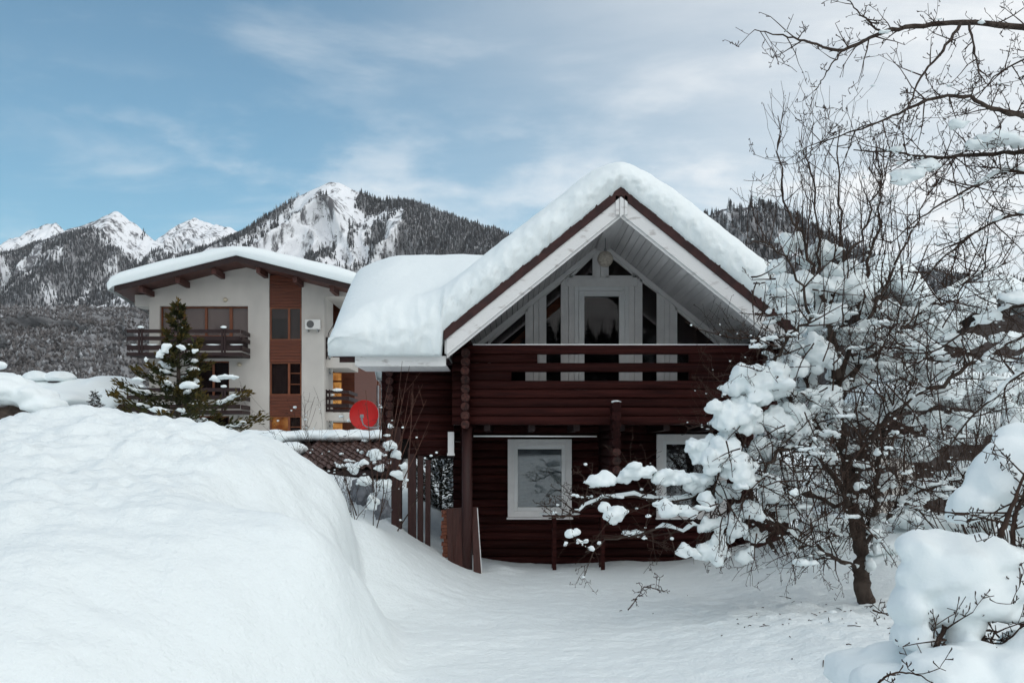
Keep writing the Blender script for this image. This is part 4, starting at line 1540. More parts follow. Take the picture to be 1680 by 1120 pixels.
# timber column: boards and windows
def planks(px0, px1, py0, py1, n, y0=D - 0.02, y1=D + 0.1, parent=ch, mat='timber', d=D, clip=None):
    for i in range(n):
        a = py0 + (py1 - py0) * i / n
        b = py0 + (py1 - py0) * (i + 1) / n - 0.35
        bx(px0, px1, a, b, y0, y1, d).build('plank', M[mat], parent)


planks(443, 494.5, 452, 504, 10)
planks(443, 494.5, 558, 594, 7)
planks(443, 494.5, 648, 682, 7)
bx(442, 495, 440, 790, D + 0.16, D + 0.2).build('column_backing', M['dark_timber'], ch)


def window(px0, px1, py0, py1, mulls, inner, fw=2.2, y=D, parent=ch, trans=None):
    f = MB()
    x0_, x1_, z0_, z1_ = XX(px0, D), XX(px1, D), ZZ(py1, D), ZZ(py0, D)
    t = fw / F * D
    fr4(f, x0_, x1_, z0_, z1_, t, y + 0.03, y + 0.11)
    for mpx in mulls:
        xm = XX(mpx, D)
        f.box(xm - t * 0.8, xm + t * 0.8, y + 0.025, y + 0.115, z0_ + t, z1_ - t)
    if trans:
        for (ta_, tb_, tpy) in trans:
            f.box(XX(ta_, D), XX(tb_, D), y + 0.04, y + 0.09, ZZ(tpy, D) - t * 0.3, ZZ(tpy, D) + t * 0.3)
    wf = f.build('window', M['timber_frame'], parent)
    MB().box(x0_ + t, x1_ - t, y + 0.075, y + 0.08, z0_ + t, z1_ - t).build('pane', M['glass'], wf)
    for (ia, ib, ic, id_, im) in inner:
        MB().box(XX(ia, D), XX(ib, D), y + 0.135, y + 0.15, ZZ(id_, D), ZZ(ic, D)).build('curtain', M[im], wf)
    return wf


window(443, 494.5, 504, 558, [474], [(444, 473, 506, 522, 'curtain'), (444, 473, 522.2, 557, 'dark'), (475, 494, 506, 557, 'curtain')])
window(443, 494.5, 594, 648, [474], [(444, 473, 596, 647, 'curtain'), (475, 494, 596, 647, 'darkcurtain')], trans=[(475, 493, 612), (475, 493, 630)])
window(443, 494.5, 682, 735, [474], [(444, 473, 684, 734, 'lit'), (475, 494, 684, 734, 'curtain')], trans=[(475, 493, 700)])
# wide loggia glazing on the top floor
window(262, 377, 502, 552, [299, 336], [(263, 298, 504, 551, 'curtain'), (300, 335, 504, 551, 'curtain'), (337, 376, 504, 551, 'darkcurtain')], 2.6, D + 0.18)
window(377, 407, 502, 575, [], [(379, 405, 504, 574, 'darkcurtain')], 2.4, D + 0.18)
window(322, 376, 592, 650, [349], [(324, 375, 594, 649, 'darkcurtain')], 2.2, D + 0.1)
window(322, 376, 682, 740, [349], [(324, 375, 684, 739, 'darkcurtain')], 2.2, D + 0.1)
bx(262, 407, 552.5, 576, D + 0.2, D + 0.29).build('loggia_panel', M['dark_timber'], ch)

# wall lamps
for (lx, ly) in ((370, 492), (393, 598), (393, 688)):
    p_ = at(lx, ly, D)
    MB().lathe((p_.x, p_.y - 0.02, p_.z), [(0.075, 0.02), (0.10, 0.0), (0.095, -0.05), (0.06, -0.09), (0.01, -0.10)], 14, 'Y').build('wall_lamp', M['lampglass'], ch, smooth=True)


# balconies
def balcony(px0, px1, pyt, pyb, y0, y1, posts, rails, slab=None, snow=True, seed=0):
    rr = random.Random(seed)
    d = y0
    g = MB()
    bal = MB().box(XX(px0, d), XX(px1, d), y0 + 0.03, y1, ZZ(pyb, d) - 0.16, ZZ(pyb, d) - 0.02).build('balcony', M['plaster'] if slab else M['dark_timber'], ch)
    for (ra, rb) in rails:
        MB().box(XX(px0, d), XX(px1 - 3, d), y0, y0 + 0.05, ZZ(rb, d), ZZ(ra, d)).build('rail', M['dark_timber'], bal)
        MB().box(XX(px1 - 2.4, d), XX(px1, d), y0 + 0.08, y1, ZZ(rb, d) - 0.02, ZZ(ra, d) - 0.02).build('rail', M['dark_timber'], bal)
    for pp in posts:
        for o_ in (-2.2, 2.2):
            MB().box(XX(pp + o_ - 1.5, d), XX(pp + o_ + 1.5, d), y0 - 0.05, y0 - 0.003, ZZ(pyb + 2, d), ZZ(pyt, d)).build('baluster', M['dark_timber'], bal)
    if snow:
        for pp in posts:
            c_ = at(pp, pyt - 2, d)
            snow_part('snow_cap', [((c_.x, y0 + 0.02, c_.z), (0.15, 0.12, 0.09), rr.randrange(99))], 0.035, bal, M['snow_far'], sm=3)
        ra, rb = rails[-1]
        a = px0 + 4
        while a < px1 - 8:
            b = a + rr.uniform(14, 34)
            c_ = at((a + b) / 2, ra - 0.5, d)
            snow_part('snow_strip', [((c_.x, y0 + 0.03, c_.z), ((b - a) / 2 / F * d, 0.06, 0.045), rr.randrange(99))], 0.04, bal, M['snow_far'], sm=2)
            a = b + rr.uniform(2, 20)


balcony(208, 397, 539, 577, 43.6, D, [231, 303, 367], [(540, 546), (551.5, 558), (566, 574)], seed=1)
balcony(208, 397, 636, 672, 43.6, D, [231, 303, 367], [(636, 642), (648, 655), (663, 670)], seed=2)
# corner blocks beside the gable
bx(220, 245, 483, 502, D + 0.1, D + 1.2).build('corner_beam', M['plaster'], ch)
bx(228, 245, 502, 800, D + 2.0, D + 6).build('recessed_wall', M['dark_timber'], ch)


# air conditioners
def ac(px0, px1, py0, py1, y, d=D):
    c = bx(px0, px1, py0, py1, y - 0.30, y - 0.03, d).build('air_conditioner', M['ac'], ch, bevel=0.02)
    xm = XX(px0 + (px1 - px0) * 0.36, d)
    zm = (ZZ(py0, d) + ZZ(py1, d)) / 2
    rr_ = (ZZ(py0, d) - ZZ(py1, d)) * 0.38
    MB().lathe((xm, y - 0.305, zm), [(rr_, 0.006), (rr_, -0.006), (rr_ * 0.25, -0.012), (0.005, -0.014)], 18, 'Y').build('fan_grille', M['acgrille'], c)
    for q_ in (px0 + 4, px1 - 4):
        MB().box(XX(q_, d) - 0.02, XX(q_, d) + 0.02, y - 0.32, y - 0.002, ZZ(py1, d) - 0.1, ZZ(py1, d) - 0.02).build('bracket', M['metal'], c)


ac(502.5, 527, 525, 541, D)
# ---- right-hand side: set-back bays with their own balconies
D2 = 50.0
bx(300, 582, 500, 800, D2, D2 + 8, D2).build('rear_bay', M['timber'], ch)
bx(532, 572, 470, 486, D - 0.0, D2, D).build('upper_soffit_block', M['plaster'], ch)
ac(535, 546.5, 592, 610, D + 1.5, D + 1.5)
ac(533, 547, 680, 697, D + 1.5, D + 1.5)
bx(532.5, 572, 586, 603, D + 0.4, D + 3.2, D + 0.4).build('balcony_slab', M['plaster'], ch)
bx(532.5, 572, 676, 690, D + 0.4, D + 3.2, D + 0.4).build('balcony_slab', M['plaster'], ch)
for (pt, rls) in ((553, [(554, 559), (565, 571), (577, 584)]), (639, [(640, 645), (650, 656), (662, 668), (671, 675)])):
    for (ra, rb) in rls:
        bx(532.5, 570, ra, rb, D + 0.4, D + 0.45, D + 0.4).build('rail', M['dark_timber'], ch)
        MB().box(XX(570, D + .4), XX(572, D + .4), D + 0.46, D + 3.1, ZZ(rb, D + .4), ZZ(ra, D + .4)).build('rail', M['dark_timber'], ch)
    for pp in (535.5, 541):
        bx(pp - 1.3, pp + 1.3, pt, pt + 36, D + 0.34, D + 0.39, D + 0.4).build('baluster', M['dark_timber'], ch)
snow_part('snow_strip', [((XX(554, D + .4), D + 0.44, ZZ(640, D + .4)), (0.26, 0.12, 0.10), 5)], 0.04, ch, M['snow_far'], sm=2)
planks(562, 582, 606, 706, 18, D2 - 0.06, D2 - 0.01, mat='timber', d=D2)
lw = bx(545, 562, 610, 664, D2 - 0.08, D2 - 0.01, D2).build('balcony_door', M['timber_frame'], ch)
bx(547, 560.5, 612, 624, D2 - 0.10, D2 - 0.085, D2).build('lit_pane', M['lit'], lw)
bx(547, 560.5, 627, 662, D2 - 0.10, D2 - 0.085, D2).build('lit_pane', M['lit'], lw)
bx(546, 562, 694, 735, D2 - 0.08, D2 - 0.01, D2).build('window', M['lit'], ch)
bx(545, 582, 548, 585, D2 - 0.05, D2 - 0.01, D2).build('upper_cladding', M['timber'], ch)
# long side wall running back, pink-brown, with tall windows
pwall = [at(582, 800, 52), at(602, 800, 66), at(602, 590, 66), at(582, 590, 52)]
x0_, x1_ = XX(582, 52), XX(602, 66)
MB().hexa([(x0_, 52, -1), (x1_, 66, -1), (x1_ - .3, 66, -1), (x0_ - .3, 52, -1), (x0_, 52, ZZ(560, 52)), (x1_, 66, ZZ(560, 52)), (x1_ - .3, 66, ZZ(560, 52)), (x0_ - .3, 52, ZZ(560, 52))]).build('side_wall', M['pinkwall'], ch)
for (q0_, q1_) in ((0.3, 0.42), (0.55, 0.66), (0.78, 0.9)):
    for (za_, zb2) in ((ZZ(636, 58), ZZ(600, 58)), (ZZ(705, 58), ZZ(668, 58))):
        a_ = Vector((x0_, 52, 0)).lerp(Vector((x1_, 66, 0)), q0_)
        b_ = Vector((x0_, 52, 0)).lerp(Vector((x1_, 66, 0)), q1_)
        MB().hexa([(a_.x + .05, a_.y, za_), (b_.x + .05, b_.y, za_), (b_.x, b_.y, za_), (a_.x, a_.y, za_), (a_.x + .05, a_.y, zb2), (b_.x + .05, b_.y, zb2), (b_.x, b_.y, zb2), (a_.x, a_.y, zb2)]).build('window', M['dark_timber'], ch)
# roof
RY0, RY1 = 43.4, 60.0
ax, az = XX(388, RY0), ZZ(428, RY0)
lx0, lz0 = XX(190, RY0), ZZ(478, RY0)
rx0, rz0 = XX(588, RY0), ZZ(478, RY0)
lx1, rx1 = -19.6, rx0
th = 0.26
lzb = lz0 + 0.0
MB().hexa([(lx0, RY0, lz0), (ax, RY0, az), (ax, RY1, az), (lx1, RY1, lzb), (lx0, RY0, lz0 + th), (ax, RY0, az + th), (ax, RY1, az + th), (lx1, RY1, lzb + th)]).build('roof_slope', M['roof_wood'], ch)
MB().hexa([(ax, RY0, az), (rx0, RY0, rz0), (rx1, RY1, rz0), (ax, RY1, az), (ax, RY0, az + th), (rx0, RY0, rz0 + th), (rx1, RY1, rz0 + th), (ax, RY1, az + th)]).build('roof_slope', M['roof_wood'], ch)
MB().hexa([(lx0 - .05, RY0 - .05, lz0 - .02), (ax, RY0 - .05, az - .02), (ax, RY0 - .005, az - .02), (lx0 - .05, RY0 - .005, lz0 - .02), (lx0 - .05, RY0 - .05, lz0 + th + .02), (ax, RY0 - .05, az + th + .02), (ax, RY0 - .005, az + th + .02), (lx0 - .05, RY0 - .005, lz0 + th + .02)]).build('bargeboard', M['dark_timber'], ch)
MB().hexa([(ax, RY0 - .05, az - .02), (rx0 + .05, RY0 - .05, rz0 - .02), (rx0 + .05, RY0 - .005, rz0 - .02), (ax, RY0 - .005, az - .02), (ax, RY0 - .05, az + th + .02), (rx0 + .05, RY0 - .05, rz0 + th + .02), (rx0 + .05, RY0 - .005, rz0 + th + .02), (ax, RY0 - .005, az + th + .02)]).build('bargeboard', M['dark_timber'], ch)
for pp in (233, 293, 352, 425, 485, 545):
    xq = XX(pp, 43.7)
    zq = (lz0 + (az - lz0) * (xq - lx0) / (ax - lx0)) if xq < ax else (az + (rz0 - az) * (xq - ax) / (rx0 - ax))
    MB().box(xq - 0.09, xq + 0.09, 43.55, D + 0.2, zq - 0.26, zq - 0.01).build('purlin', M['roof_wood'], ch)


def slab_snow(name, parent, crest, left, right, y0, y1, thick, lx_back, rr=0.55, over=0.3, seed=1, ny=26, soft=0.8):
    """rounded snow blanket on a gable roof whose ridge runs away from the camera; crest/left/right = (x, z)"""
    xs_l = np.concatenate([np.array([0, .015, .045, .09, .15, .23, .33]) * 1.0, np.linspace(.45, 1, 30)])
    us_ = np.concatenate([-(1 - xs_l), (1 - xs_l)[::-1][1:]])
    vs_ = np.concatenate([np.array([0, .02, .06, .12, .2, .3, .45, .65]), np.linspace(.9, y1 - y0, ny)])
    U_, V_ = np.meshgrid(us_, vs_)
    u, v = U_.ravel(), V_.ravel()
    fr = v / (y1 - y0)
    lx_ = left[0] - over + (lx_back - left[0]) * fr
    rx_ = right[0] + over
    x = np.where(u < 0, crest[0] + (crest[0] - lx_) * u, crest[0] + (rx_ - crest[0]) * u)
    sl_l = (crest[1] - left[1]) / (crest[0] - left[0])
    sl_r = (crest[1] - right[1]) / (right[0] - crest[0])
    lbk = (crest[1] - left[1]) / np.maximum(crest[0] - (lx_ + over), 0.1)
    zr = np.where(x < crest[0], crest[1] - (crest[0] - x) * lbk, crest[1] - (x - crest[0]) * sl_r)
    zs = np.where(x < crest[0], crest[1] - (np.sqrt((crest[0] - x) ** 2 + soft ** 2) - soft * 0.6) * lbk, crest[1] - (np.sqrt((x - crest[0]) ** 2 + soft ** 2) - soft * 0.6) * sl_r)
    nn = fbm(np.stack([x * 0.7, v * 0.7, x * 0], 1), 3, seed)
    top = zs + thick * (1 + 0.08 * nn)
    dl, dr_ = x - lx_, rx_ - x
    k = rnd_edge(v, rr * 0.8) * rnd_edge(dl, rr * 1.3) * rnd_edge(dr_, rr * 1.3) * rnd_edge((y1 - y0) - v, rr)
    z = zr + (top - zr) * k - 0.12 * sstep(over, 0, np.minimum(dl, dr_)) * (k < 0.5)
    bul = np.sin(np.clip(k, 0, 1) * math.pi)
    y = y0 + v - bul * sstep(0.6, 0, v) * 0.14
    x = x - bul * sstep(0.8, 0, dl) * 0.14 + bul * sstep(0.8, 0, dr_) * 0.14
    Vx = np.concatenate([np.stack([x, y, z], 1), np.stack([x, y0 + v + 0.02, np.minimum(zr, z) - 0.03], 1)])
    nx_, ny_ = len(us_), len(vs_)
    i_, j_ = np.meshgrid(np.arange(nx_ - 1), np.arange(ny_ - 1))
    q = (j_ * nx_ + i_).ravel()
    n0 = nx_ * ny_
    fs = np.stack([q, q + 1, q + 1 + nx_, q + nx_], 1).tolist() + [(a + n0, a + nx_ + n0, a + 1 + nx_ + n0, a + 1 + n0) for a in q.tolist()]
    rim_ = list(range(nx_)) + [j * nx_ + nx_ - 1 for j in range(1, ny_)] + [(ny_ - 1) * nx_ + i for i in range(nx_ - 2, -1, -1)] + [j * nx_ for j in range(ny_ - 2, 0, -1)]
    for a in range(len(rim_)):
        r0, r1 = rim_[a], rim_[(a + 1) % len(rim_)]
        fs.append((r1, r0, r0 + n0, r1 + n0))
    Vx = Vx - np.array(wpos(parent))
    return link(name, mesh_np(name, Vx, fs), M['snow_far'], parent)


slab_snow('roof_snow', ch, (ax, az + th), (lx0, lz0 + th), (rx0, rz0 + th), RY0 - 0.15, RY1, 0.52, lx1, seed=4)
# cables looping at the corner
MB().tube([(XX(546, D), D + 0.3, ZZ(530, D)), (XX(538, D), D + 0.2, ZZ(545, D)), (XX(535.5, D), D + 0.2, ZZ(560, D))], 0.02, 6).build('cable', M['blackwire'], ch)
# rear annex roofline with gutter and downpipe
an = thing('rear_annex', (XX(612, 62), 62, 0), 'narrow reddish annex seen between the chalet and the cabin wing', 'building')
x0_, x1_ = XX(603, 60), XX(624, 78)
MB().hexa([(x0_, 60, -1), (x1_, 78, -1), (x1_ - .3, 78, -1), (x0_ - .3, 60, -1), (x0_, 60, ZZ(590, 60)), (x1_, 78, ZZ(600, 60)), (x1_ - .3, 78, ZZ(600, 60)), (x0_ - .3, 60, ZZ(590, 60))]).build('wall', M['pinkwall'], an)
for q_ in (0.12, 0.3, 0.5, 0.7, 0.88):
    a_ = Vector((x0_, 60, 0)).lerp(Vector((x1_, 78, 0)), q_)
    MB().box(a_.x - .05, a_.x + .10, a_.y - .12, a_.y + .12, -1, ZZ(602, 60)).build('pilaster', M['timber_frame'], an)
MB().tube([(x0_ + .3, 60, ZZ(588, 60)), (x1_ + .35, 78, ZZ(604, 60))], 0.14, 8).build('gutter', M['dark_timber'], an)
MB().tube([(XX(620, 61), 61, ZZ(632, 61)), (XX(619, 61), 61, -1)], 0.09, 8).build('downpipe', M['metal'], an)

# ================================================================== tiled shed, dish
TY0, TY1 = 24.0, 28.0
sh = thing('tiled_shed', (XX(560, 26), 26, -0.3), 'low shed with snow-dusted brown tiled roof behind the snow bank', 'shed')
tx0, tx1 = -7.2, -2.75
tz0, tz1 = ZZ(769, TY0), ZZ(719, TY1)
MB().hexa([(tx0, TY0 + .05, tz0 - .12), (tx1, TY0 + .05, tz0 - .12), (tx1, TY1, tz1 - .12), (tx0, TY1, tz1 - .12), (tx0, TY0 + .05, tz0 - .03), (tx1, TY0 + .05, tz0 - .03), (tx1, TY1, tz1 - .03), (tx0, TY1, tz1 - .03)]).build('roof_deck', M['dark_timber'], sh)
MB().box(tx0 + .2, tx1 - .2, TY0 + 0.35, TY1 - .1, -0.6, tz0 - .14).build('wall', M['dark_timber'], sh)
MB().box(tx0, tx1, TY0 - 0.02, TY0 + 0.045, tz0 - .16, tz0 - .06).build('eave_board', M['dark_timber'], sh)
# one curved tile, copied
tw, tl = 0.20, 0.46
slope = math.atan2(tz1 - tz0, TY1 - TY0)
tm = MB()
pts = []
for j in range(3):
    yy = -tl / 2 + tl * j / 2
    for i in range(6):
        t_ = i / 5
        zz_ = 0.035 * math.sin(t_ * math.pi * 2) * (1.0 if j else 1.15) + (0.035 if j == 0 else 0.018 if j == 1 else 0.0)
        pts.append((-tw / 2 + tw * t_, yy, zz_))
fs = [(j * 6 + i, j * 6 + i + 1, j * 6 + i + 7, j * 6 + i + 6) for j in range(2) for i in range(5)]
pts2 = pts + [(p[0], p[1], p[2] - 0.02) for p in pts[:6]]
fs += [(i + 1, i, 18 + i, 19 + i) for i in range(5)]
tm.add(pts2, fs)
tmesh = tm.mesh('tile', (0, 0, 0), False)
tmesh.materials.append(M['tile'])
ncol, nrow = int((tx1 - tx0 - 1.7) / tw), 10
rt_ = random.Random(8)
for r_ in range(nrow):
    fy = (r_ + 0.5) / nrow
    for c_ in range(ncol):
        o = link('tile', tmesh, None, sh, Vector((tx1 - tw * (c_ + 0.5), TY0 + (TY1 - TY0) * fy, tz0 + (tz1 - tz0) * fy + 0.02)) - wpos(sh))
        o.rotation_euler = (slope + rt_.uniform(-.02, .02), rt_.uniform(-.02, .02), rt_.uniform(-.02, .02))
lm = []
rl = random.Random(4)
for i in range(14):
    lm.append(((tx0 + (tx1 - tx0) * i / 13, TY1 - 0.35 + rl.uniform(-.1, .1), tz1 + 0.02), (0.42, rl.uniform(0.45, 0.75), 0.21), i))
for i in range(8):
    lm.append(((tx0 + i * 0.22, TY0 + 1.5 + rl.uniform(-.5, .9), tz0 + 0.42), (0.4, 1.2, 0.24), i + 30))
snow_part('roof_snow', lm, 0.07, sh, M['snow_far'], noise=0.04, nscale=3)
for i in range(26):
    q_ = at(rl.uniform(540, 655), 0, TY0 + .1)
    fy = abs(rl.gauss(0, 0.06)) if i < 18 else rl.uniform(0.2, 0.9)
    w_ = rl.uniform(0.05, 0.15)
    snow_part('snow_patch', [((q_.x, TY0 + (TY1 - TY0) * fy, tz0 + (tz1 - tz0) * fy + 0.05), (w_, w_ * 1.2, rl.uniform(0.05, 0.09)), i)], 0.035, sh, M['snow_far'], sm=2)

dc = at(597, 680, 28.8)
dish = thing('satellite_dish', (dc.x, dc.y, 0.0), 'red satellite dish behind the tiled shed roof', 'dish')
prof = [(0.002, 0.10), (0.12, 0.09), (0.22, 0.07), (0.31, 0.04), (0.385, 0.005), (0.40, -0.01), (0.405, 0.005), (0.39, 0.03), (0.30, 0.07), (0.15, 0.11), (0.002, 0.125)]
dm = MB().lathe((0, 0, 0), prof, 36, 'Y')
dm.v = [(v[0] * 1.06, v[1], v[2] * 1.08) for v in dm.v]
rot = Matrix.Rotation(R(-4), 3, 'Z') @ Matrix.Rotation(R(-8), 3, 'X')
dm.v = [tuple(rot @ Vector(v) + dc) for v in dm.v]
dm.build('reflector', M['red'], dish, smooth=True)
lnb = dc + Vector((0.02, -0.52, -0.10))
MB().tube([lnb, lnb + Vector((0.0, 0.0, 0.09))], [0.055, 0.05], 10).tube([lnb + Vector((0, 0, -.08)), lnb], [0.03, 0.03], 8).build('receiver', M['metal'], dish)
MB().tube([lnb + Vector((0, 0, -.07)), lnb + Vector((0.03, 0.1, -.20)), dc + Vector((0.12, -0.25, -.36)), dc + Vector((0.34, -0.05, -.38)), dc + Vector((0.46, 0.02, -.32))], 0.02, 8).build('feed_arm', M['metal'], dish, smooth=True)
MB().tube([dc + Vector((0, 0.13, 0)), dc + Vector((0.0, 0.25, -0.1)), (dc.x, dc.y + 0.25, -0.5)], 0.035, 8).build('mast', M['metal'], dish, smooth=True)

# ================================================================== far left: snowed-in house
fl = thing('snowed_in_house', (XX(130, 52), 52, 0), 'low house buried under smooth snow with two capped chimneys at far left', 'house')
MB().box(XX(52, 50), XX(232, 50), 50.6, 57, -1.5, ZZ(662, 50)).build('wall', M['dark_timber'], fl)
lm = [(at(140, 655, 53.5), (2.9, 3.0, 1.15), 3), (at(185, 650, 54.5), (1.9, 3, 1.15), 4), (at(75, 648, 54), (2.6, 2.6, 0.85), 5), (at(30, 640, 55), (1.9, 2.4, 0.75), 6), (at(205, 665, 52.5), (1.3, 2.2, 1.0), 8), (at(110, 660, 51.5), (2.2, 1.6, 0.75), 9)]
snow_part('roof_snow', lm, 0.14, fl, M['snow_far'], sm=14)
for (cx_, cw, top, bot) in ((62, 22, 633, 650), (99, 23, 630, 652)):
    c_ = at(cx_, 0, 52.3)
    chim = MB().box(c_.x - 0.32, c_.x + 0.32, 52.0, 52.6, ZZ(665, 52), ZZ(top - 2, 52)).build('chimney', M['brick'], fl)
    MB().box(c_.x - 0.45, c_.x + 0.45, 51.85, 52.75, ZZ(top - 2, 52) + .003, ZZ(top - 4, 52)).build('cap', M['dark_timber'], chim)
    MB().box(c_.x - 0.2, c_.x + 0.2, 51.985, 52.01, ZZ(top + 8, 52), ZZ(top + 1, 52)).build('vent', M['ac'], chim)
    snow_part('snow_cap', [((c_.x, 52.3, ZZ(620, 52)), (0.82, 0.75, 0.40), cx_)], 0.08, chim, M['snow_far'], sm=6)
# rock under the overhanging snow at the left edge
rk = thing('boulder', (XX(22, 14), 14, gh(XX(22, 14), 14)), 'weathered boulder under an overhanging snow cap at the left edge', 'rock')
rb_ = []
Pv, Fv = lump(at(18, 695, 14), (0.28, 0.3, 0.24), 7, 3, 0.35, 0)
mbv = MB()
mbv.add(Pv, Fv.tolist())
mbv.build('stone', M['stump'], rk)
lm = [(at(-40, 640, 14), (0.7, 0.7, 0.30), 3), (at(12, 645, 14.1), (0.45, 0.6, 0.24), 4), (at(50, 655, 14.1), (0.35, 0.5, 0.20), 5), (at(75, 668, 14), (0.3, 0.4, 0.16), 6), (at(-10, 655, 13.9), (0.4, 0.4, 0.18), 9), (at(82, 690, 14.0), (0.22, 0.3, 0.25), 12)]
snow_part('snow_cap', lm, 0.035, rk, noise=0.02, nscale=7)
# snow-topped gate post at the very edge
gp_ = thing('snowy_post', (XX(-4, 22), 22, 0), 'snow-capped post top at the left edge above the bank', 'post')
MB().box(XX(-14, 22), XX(-4, 22), 21.95, 22.1, -1, ZZ(604, 22)).build('shaft', M['dark_timber'], gp_)
snow_part('snow_cap', [(at(-6, 601, 22), (0.22, 0.2, 0.14), 3)], 0.03, gp_)

# ================================================================== right: house behind the apple tree
rh = thing('white_house', (XX(1470, 27), 27, 0), 'white-walled house with dark eaves half hidden behind the apple tree', 'house')
MB().box(XX(1432, 26), XX(1500, 26), 26, 31, -0.6, ZZ(712, 26)).build('wall', M['plaster'], rh)
MB().box(XX(1424, 25.6), XX(1506, 25.6), 25.5, 26.4, ZZ(712, 25.6), ZZ(690, 25.6)).build('eave', M['dark_timber'], rh)
MB().box(XX(1440, 26), XX(1470, 26), 25.93, 25.995, ZZ(800, 26), ZZ(765, 26)).build('window', M['grey_wood'], rh)
MB().box(XX(1416, 26), XX(1432, 26), 26.2, 27, -0.6, ZZ(700, 26)).build('corner_post', M['grey_wood'], rh)
MB().box(XX(1500, 26.5), XX(1640, 26.5), 26.8, 31, -0.6, ZZ(700, 26.5)).build('side_wing', M['grey_wood'], rh)
lm = [(at(1450, 660, 28), (1.0, 2.2, 0.55), 1), (at(1510, 640, 28.5), (1.3, 2.4, 0.75), 2), (at(1590, 640, 28.5), (1.4, 2.4, 0.8), 3), (at(1660, 660, 28.5), (1.1, 2.0, 0.6), 4)]
snow_part('roof_snow', lm, 0.10, rh, M['snow_far'], sm=10)
r2 = thing('far_house', (XX(1450, 42), 42, 0), 'distant house with a rounded snow dome on its roof behind the branches', 'house', 'distant snowed-in roofs')
MB().prism([(XX(1405, 42), -0.6), (XX(1525, 42), -0.6), (XX(1525, 42), ZZ(535, 42)), (XX(1462, 42), ZZ(480, 42)), (XX(1405, 42), ZZ(535, 42))], 42.5, 48).build('wall', M['grey_wood'], r2)
MB().box(XX(1440, 42), XX(1480, 42), 42.42, 42.495, ZZ(590, 42), ZZ(545, 42)).build('window', M['curtain'], r2)
slab_snow('roof_snow', r2, (XX(1462, 42), ZZ(455, 42)), (XX(1388, 42), ZZ(520, 42)), (XX(1536, 42), ZZ(520, 42)), 41.8, 48.5, 1.5, XX(1388, 42), rr=1.3, over=0.5, seed=7, soft=1.2)
r3 = thing('far_house', (XX(1640, 60), 60, 0), 'distant snow-buried roof at the right edge above the branches', 'house', 'distant snowed-in roofs')
MB().prism([(XX(1560, 60), -0.6), (XX(1740, 60), -0.6), (XX(1740, 60), ZZ(560, 60)), (XX(1650, 60), ZZ(500, 60)), (XX(1560, 60), ZZ(560, 60))], 60.5, 68).build('wall', M['grey_wood'], r3)
slab_snow('roof_snow', r3, (XX(1650, 60), ZZ(475, 60)), (XX(1540, 60), ZZ(550, 60)), (XX(1760, 60), ZZ(550, 60)), 59.8, 69, 1.4, XX(1540, 60), rr=1.3, over=0.6, seed=9, soft=1.5)

# ================================================================== VEGETATION
def catmull(pts, per=5):
    pts = [Vector(p) for p in pts]
    q = [pts[0] * 2 - pts[1]] + pts + [pts[-1] * 2 - pts[-2]]
    outp = []
    for i in range(1, len(q) - 2):
        p0, p1, p2, p3 = q[i - 1], q[i], q[i + 1], q[i + 2]
        for k in range(per):
            t = k / per
            outp.append(0.5 * ((2 * p1) + (p2 - p0) * t + (2 * p0 - 5 * p1 + 4 * p2 - p3) * t * t + (3 * p1 - p0 - 3 * p2 + p3) * t ** 3))
    outp.append(pts[-1])
    return outp


